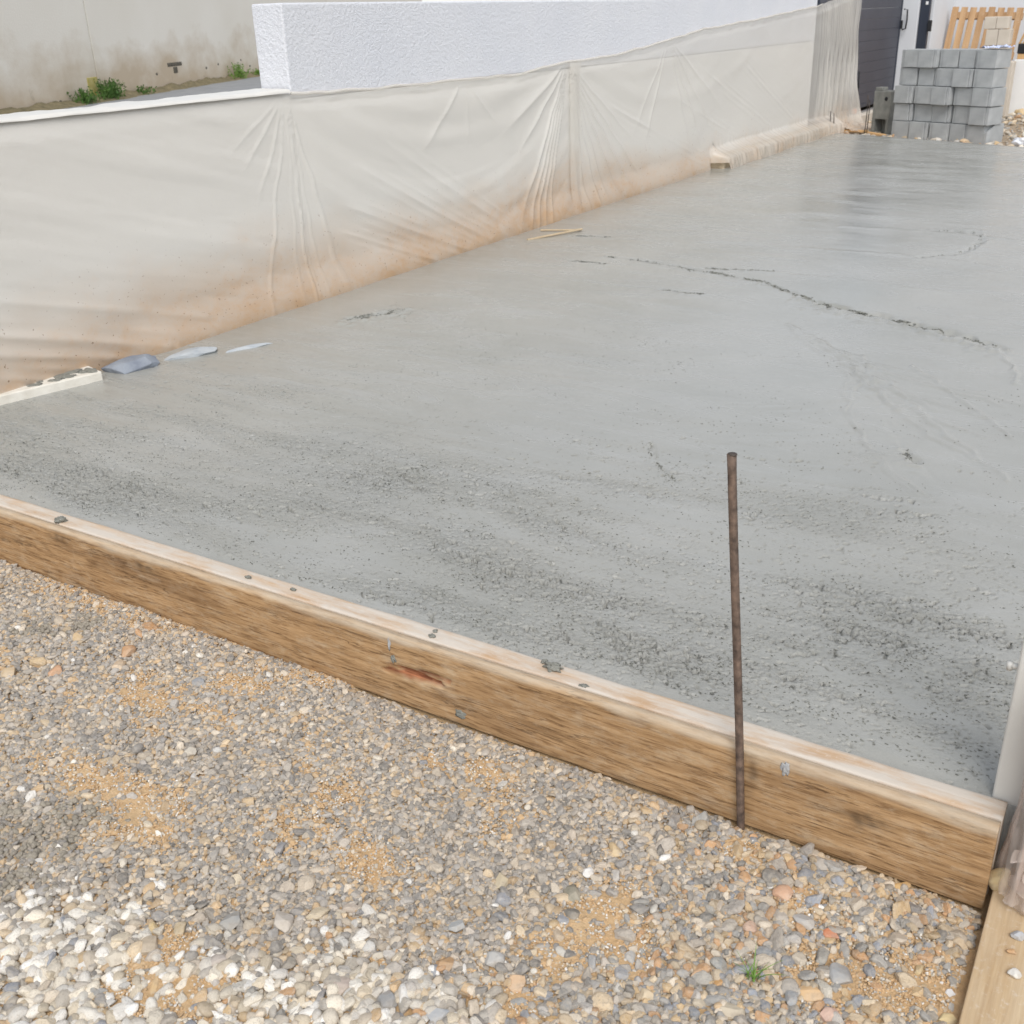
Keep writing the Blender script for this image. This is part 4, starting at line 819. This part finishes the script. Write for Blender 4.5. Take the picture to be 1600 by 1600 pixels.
# pallet
pal = thing('wooden_pallet', 'light wooden pallet leaning against the house wall', 'pallet', (-4.02, 19.78, .06)); pal.rotation_euler = (-.26, .035, -.06)
PW_ = 1.09
for k in range(8):
    w_ = .098; x0 = k*(PW_-w_)/7; box('slat', (x0, -.022, 0), (x0+w_, 0, 1.44-.01*random.random()), M['pallet_timber'], pal, .002, 1)
for z in (.06, .68, 1.27): box('stringer', (0, .001, z), (PW_, .095, z+.10), M['pallet_timber'], pal, .002, 1)
# low white wall on the right with odds and ends on it
lw = tag(box('low_wall', (0, 0, 0), (5, .25, .88), M['smooth_white'], None, .012, 2, (-2.53, 17.55, -.12)), 'low smooth white wall at the right behind the block stack', 'wall')
tray = thing('dark_tray', 'dark tray of wooden offcuts on the low white wall at the right edge', 'tray', (-2.42, 17.62, .763))
bm = bmesh.new(); add_box(bm, (-.09, -.04, .07), (.4, .12, .20), .01); obj('tray', bm_mesh(bm, 'tray'), M['black_metal'], tray)
box('bearer', (-.08, -.03, .0), (.02, .1, .069), M['batten_timber'], tray, .003); box('bearer', (.25, -.03, .0), (.35, .1, .069), M['batten_timber'], tray, .003)
for k in range(6): box('offcut', (0, 0, 0), (.028, .03, .30+.03*(k % 3)), M['batten_timber'] if k != 3 else M['anthracite_dark'], tray, .002, 1, (-.10+.05*k, .02+.01*(k % 2), .195), (.05, .35, .1*k))
# cream blocks
for k, (dx, w_, z0, h_, lab) in enumerate([(.0, .315, 1.165, .155, 'cream block on top of the pile behind the grey block stack'), (.045, .315, .955, .205, 'cream block second from the top of the pile behind the grey block stack'), (.03, .33, .75, .2, 'cream block third from the top of the pile, hidden behind the grey block stack')]):
    bm = bmesh.new(); add_box(bm, (0, 0, 0), (w_/2-.002, .25, h_), .006); add_box(bm, (w_/2+.002, .001, .001), (w_, .249, h_-.002), .006)
    tag(obj('cream_block', bm_mesh(bm, 'cream_block'), M['cream_block'], None, (-2.94+dx, 17.22, z0)), lab, 'block', 'pile of cream blocks')
bm = bmesh.new(); add_box(bm, (0, 0, 0), (.5, .25, .84), .01); tag(obj('block_pile_base', bm_mesh(bm, 'block_pile_base'), M['cream_block'], None, (-2.98, 17.2, -.095)), 'base of the cream block pile hidden behind the grey block stack', 'block')
# grey concrete blocks, five columns by five courses
u = Vector((.917, -.399, 0)); vdir = Vector((.399, .917, 0)); rz0 = math.atan2(-.399, .917); P0 = Vector((-3.56, 15.25, -.075))
BW, BH, BL = .279, .2135, .30
def block_mesh(flip, cut=False):
    bm = bmesh.new(); g = .045
    xs_ = [0, g, BW-.016] if not flip else [0, BW-.016-g, BW-.016]
    f0 = .012 if not flip else 0; f1 = 0 if not flip else .012
    add_box(bm, (xs_[0], f0, 0), (xs_[1]-.0015, BL-f0, BH-.006), .0035, 2); add_box(bm, (xs_[1]+.0015, f1, .0012), (xs_[2], BL-f1, BH-.0072), .0035, 2)
    add_box(bm, (.02, .03, .02), (BW-.03, BL-.03, BH-.03))
    return bm_mesh(bm, 'grey_block')
meshes = [block_mesh(False), block_mesh(True)]
for me in meshes: me.materials.append(M['grey_block'])
names_c = ['leftmost', 'second from left', 'middle', 'second from right', 'rightmost']; names_r = ['bottom', 'second', 'middle', 'fourth', 'top']
for r_ in range(5):
    for c_ in range(5):
        if r_ == 0 and c_ == 4: continue
        off = u*(c_*BW+random.uniform(-.010, .010)+[.01, .0, .004, -.004, .0][r_])+vdir*random.uniform(-.05, .045)
        p = P0+off; p.z = P0.z+r_*BH+random.uniform(0, .003)+[0, -.012, -.006, .006, 0][c_]*0
        o = obj('grey_block', meshes[0 if (r_*3+c_*2) % 4 < 2 else 1], None, None, p, (0, 0, rz0+random.uniform(-.06, .06)))
        tag(o, 'grey concrete block, %s in the %s course%s of the stack' % (names_c[c_], names_r[r_], ' from the bottom' if r_ in (1, 3) else ''), 'block', 'grey concrete blocks stacked at the far edge of the slab')
bm = bmesh.new(); prof_ = [(0, 0), (BL*1.15, 0), (BL*1.15, BH*1.02), (BL*.55, BH*1.02), (BL*.12, BH*.60), (0, BH*.62)]
for (x0, x1, pr_) in [(0, BW-.05, [(0, 0), (BL, 0), (BL, BH-.006), (0, BH-.006)]), (BW-.046, BW-.008, prof_)]:
    a = [bm.verts.new((x0, y, z)) for y, z in pr_]; b_ = [bm.verts.new((x1, y, z)) for y, z in pr_]; bm.faces.new(a); bm.faces.new(b_[::-1])
    for i in range(len(pr_)): bm.faces.new((a[i], b_[i], b_[(i+1) % len(pr_)], a[(i+1) % len(pr_)]))
bmesh.ops.recalc_face_normals(bm, faces=bm.faces)
tag(obj('grey_block', bm_mesh(bm, 'grey_block'), M['grey_block'], None, P0+u*(4*BW-.012), (0, 0, rz0)), 'chipped grey concrete block with a broken side, rightmost in the bottom course', 'block', 'grey concrete blocks stacked at the far edge of the slab')
# wrap on the stack
U, Vv = np.meshgrid(np.linspace(0, 1, 40), np.linspace(0, 1, 24))
Xf = .30*U; Yf = .26*Vv; Zf = .006+.035*np.abs(noise(U*5, Vv*4, 150))+.02*np.abs(noise(U*11, Vv*9, 151))
tag(obj('crumpled_wrap', mesh_np('crumpled_wrap', np.stack([Xf, Yf, Zf], -1).reshape(-1, 3), grid_quads(24, 40)), M['blue_wrap'], None, P0+u*(4*BW-.02)+vdir*.03+Vector((0, 0, 5*BH)), (0, 0, rz0)), 'crumpled bluish white plastic wrap on top of the block stack', 'wrap')
# channel block standing on end
cb = thing('channel_block', 'hollow grey channel block standing on end left of the block stack', 'block', (-3.93, 15.62, -.085), rz0)
bm = bmesh.new()
add_box(bm, (0, 0, 0), (.045, .22, .20), .004); add_box(bm, (.225, 0, 0), (.27, .22, .20), .004); add_box(bm, (0, .001, .2005), (.27, .22, .555), .004); add_box(bm, (.046, .17, 0), (.224, .219, .2), .0); add_box(bm, (-.012, .03, .556), (.10, .15, .60), .006)
obj('shell', bm_mesh(bm, 'shell'), M['old_block'], cb)
bm = bmesh.new(); add_tube(bm, [(.20, -.002, .46), (.20, .012, .46)], .026, 14); obj('hole', bm_mesh(bm, 'hole'), M['black_metal'], cb)
# reinforcing bars
for (x, y, h_, lab) in [(-4.27, 14.83, .27, 'thin rusty bar at the far corner of the slab, left one of a pair'), (-4.215, 14.80, .25, 'thin rusty bar at the far corner of the slab, right one of a pair'), (-3.99, 15.55, .42, 'thin rusty bar beside the channel block, left one of a pair'), (-3.955, 15.52, .36, 'thin rusty bar beside the channel block, right one of a pair')]:
    tag(tube('steel_bar', [(x, y, -.1), (x+.006, y, h_*.6), (x-.004, y+.004, h_)], .0065, M['dark_steel'], None, 6), lab, 'bar', 'thin steel bars standing at the far edge')
# far odds and ends
lone_stone(-2.28, 17.0, .10, (.13, .10, .07), (206, 178, 130), 'ochre rock on the far gravel right of the block stack', 530)
o = obj('white_bag', lump_mesh('white_bag', .10, 531, 4, (1.2, .8, .6), 6, .35), M['bag_white'], None, (-1.90, 14.75, -.04)); tag(o, 'crumpled white plastic scrap on the far gravel at the right edge', 'bag')
lone_stone(-2.55, 14.72, -.045, (.07, .05, .03), (204, 176, 140), 'small tan stone at the foot of the block stack', 532)
for i, (x, y, rz_, l_, lab) in enumerate([(-4.12, 15.55, .5, .35, 'short wood offcut on the dirt between gate and channel block'), (-3.75, 15.22, -.5, .28, 'short wood offcut in front of the channel block')]):
    tag(box('wood_offcut', (-l_/2, -.03, 0), (l_/2, .03, .03), M['batten_timber'], None, .003, 1, (x, y, -.055), (0, .05, rz_)), lab, 'wood')
# rubble on the yard: countless small stones, one object
n = 5200; x = rng.uniform(-4.3, -.2, n); y = rng.uniform(14.0, 18.2, n); k = (y > 14.97-.426*(x+4.357)+.03); x, y = x[k], y[k]; n = len(x)
zy = -.085+.03*noise(x*1.5, y*1.5, 21)+.012*noise(x*7, y*7, 22)+.10*sstep(16, 19, y)+.16*blob(x, y, -2.2, 16.6, .5, .8)
r = .008*(6 ** (rng.random(n)**2)); me = bpy.data.meshes.new('yard_rubble'); me.vertices.add(n); me.vertices.foreach_set('co', np.stack([x, y, zy+r*.3], -1).astype(np.float32).ravel())
vattr('rot', 'FLOAT_VECTOR', np.stack([rng.normal(0, .4, n), rng.normal(0, .4, n), rng.uniform(0, 6.28, n)], -1).astype(np.float32), 'vector')
vattr('scl', 'FLOAT_VECTOR', np.stack([r*1.2, r, r*.65], -1).astype(np.float32), 'vector'); vattr('idx', 'INT', rng.integers(0, NV, n).astype(np.int32), 'value')
vattr('col', 'FLOAT_COLOR', np.concatenate([np.where((rng.random(n) < .7)[:, None], pick(PR, n), pick(PW, n)), np.ones((n, 1))], 1).astype(np.float32), 'color')
yr = obj('yard_rubble', me, M['gravel_stone']); yr['kind'] = 'stuff'; yr['label'] = 'scattered small rubble on the dirt beyond the slab'; yr['category'] = 'rubble'
yr.modifiers.new('scatter', 'NODES').node_group = ng

# ---------------------------------------------------------------- house across the road
hs_ = thing('street_wall', 'cream rendered wall across the road with a joint and damp stains', 'wall', (-20.923, 15.578, .12), math.radians(115.846))
box('panel', (-16, 0, -.3), (1.757, .25, 5), M['cream'], hs_, .008); box('panel', (1.803, 0, -.3), (44, .25, 5), M['cream'], hs_, .008); box('joint_backing', (1.7, .03, -.3), (1.86, .2, 4.9), M['black_metal'], hs_, 0)
bm = bmesh.new(); add_box(bm, (5.85, -.012, .53), (6.85, .05, .64), .03); add_box(bm, (6.2, -.011, .36), (6.5, .05, .529), .03); obj('drain_slot', bm_mesh(bm, 'drain_slot'), M['old_dark'], hs_)
box('patch', (1.25, -.010, .02), (1.75, .02, .50), simple('ochre_patch', srgb(176, 160, 84), srgb(196, 184, 130), 5, .9, .4, 30), hs_, .01)
for x, z in [(8.6, .40), (9.6, .46), (11.6, .50), (5.1, .40), (-.1, .1), (12.4, .3)]: obj('chip', lump_mesh('chip', .045, 560+int(x*3+9), 2, (1.4, .15, .7), 4, .3), M['old_dark'], hs_, (x, -.002, z))
# earth verge
U, Vv = np.meshgrid(np.linspace(-14, 17, 160), np.linspace(0, 1, 10)); Z = .14*(1-Vv)**1.5*(1+.5*noise(U*2, Vv, 160))-.02
vg = obj('verge', mesh_np('verge', np.stack([U, -.02-Vv*.55*(1+.4*noise(U*1.2, Vv*0, 161)), Z], -1).reshape(-1, 3), grid_quads(10, 160)), simple('verge_earth', srgb(104, 98, 76), srgb(140, 128, 100), 9, .95, .9, 30, .2, 0, .03), None, (-20.923, 15.578, .12), (0, 0, math.radians(115.846))); struct(vg)
def weed(lx, w_, h_, nb, lab, mat='leaf', base=Vector((-20.923, 15.578, .12)), seed=0, dy=-.25):
    rr = random.Random(seed); dx = Vector((-.436, .9, 0)); nn = Vector((.9, .436, 0)); p = base+dx*lx+nn*(-dy)
    t_ = thing('weed_clump', lab, 'weeds', p, math.radians(115.846), 'weeds at the foot of the cream wall')
    bmf = bmesh.new(); bms = bmesh.new()
    for k in range(nb):
        x0, y0 = rr.gauss(0, w_*.35), rr.gauss(0, .07); hh = h_*rr.uniform(.5, 1.05)*(1-.35*abs(x0)/w_); tip = Vector((x0+rr.gauss(0, .12*h_/.4), y0+rr.gauss(0, .1), hh))
        add_tube(bms, [(x0, y0, 0), tuple(tip)], [.006, .002], 4)
        for j in range(9):
            q = rr.uniform(.15, 1); c = Vector((x0, y0, 0)).lerp(tip, q); s_ = rr.uniform(.03, .075); a = Vector((rr.gauss(0, 1), rr.gauss(0, 1), rr.gauss(.3, .6))).normalized(); bb = a.cross(Vector((rr.random(), rr.random(), rr.random()))).normalized()
            bmf.faces.new([bmf.verts.new(c), bmf.verts.new(c+a*s_*.5+bb*s_*.28), bmf.verts.new(c+a*s_), bmf.verts.new(c+a*s_*.5-bb*s_*.28)])
    obj('foliage', bm_mesh(bmf, 'foliage'), M[mat], t_)['kind'] = 'stuff'; obj('stems', bm_mesh(bms, 'stems'), M[mat], t_)['kind'] = 'stuff'
weed(.55, .45, .34, 60, 'green weed clump at the wall foot, leftmost of the weeds', seed=1); weed(1.75, .7, .46, 110, 'biggest green weed clump under the ochre patch of the cream wall', seed=2)
weed(3.55, .25, .22, 16, 'thin small weed right of the biggest clump', seed=3); weed(10.6, .7, .48, 50, 'pale weed clump by the road near the tall white wall', 'grass_blade', seed=4); weed(12.6, .9, .22, 40, 'low weeds at the wall foot beside the tall white wall', 'grass_blade', seed=5)
# grass tuft in the gravel
gt = thing('grass_tuft', 'small green grass tuft growing in the gravel near the bottom edge', 'grass', (-.424, 1.471, -.2)); rr = random.Random(9)
for k in range(13):
    a = rr.uniform(0, 6.28); l_ = rr.uniform(.035, .075); bm = bmesh.new(); pv = None; lean = rr.uniform(.35, 1.1)
    for j in range(6):
        q = j/5; c = Vector((math.cos(a)*l_*lean*q**1.4, math.sin(a)*l_*lean*q**1.4, l_*q*(1-.35*q*lean))); wv = .0022*(1-q*.95); s_ = Vector((-math.sin(a), math.cos(a), 0))*wv
        cur = (bm.verts.new(c-s_), bm.verts.new(c+Vector((0, 0, -.0008))), bm.verts.new(c+s_))
        if pv: bm.faces.new((pv[0], pv[1], cur[1], cur[0])); bm.faces.new((pv[1], pv[2], cur[2], cur[1]))
        pv = cur
    obj('blade', bm_mesh(bm, 'blade', True), M['grass_blade'], gt, (rr.gauss(0, .006), rr.gauss(0, .006), .008))
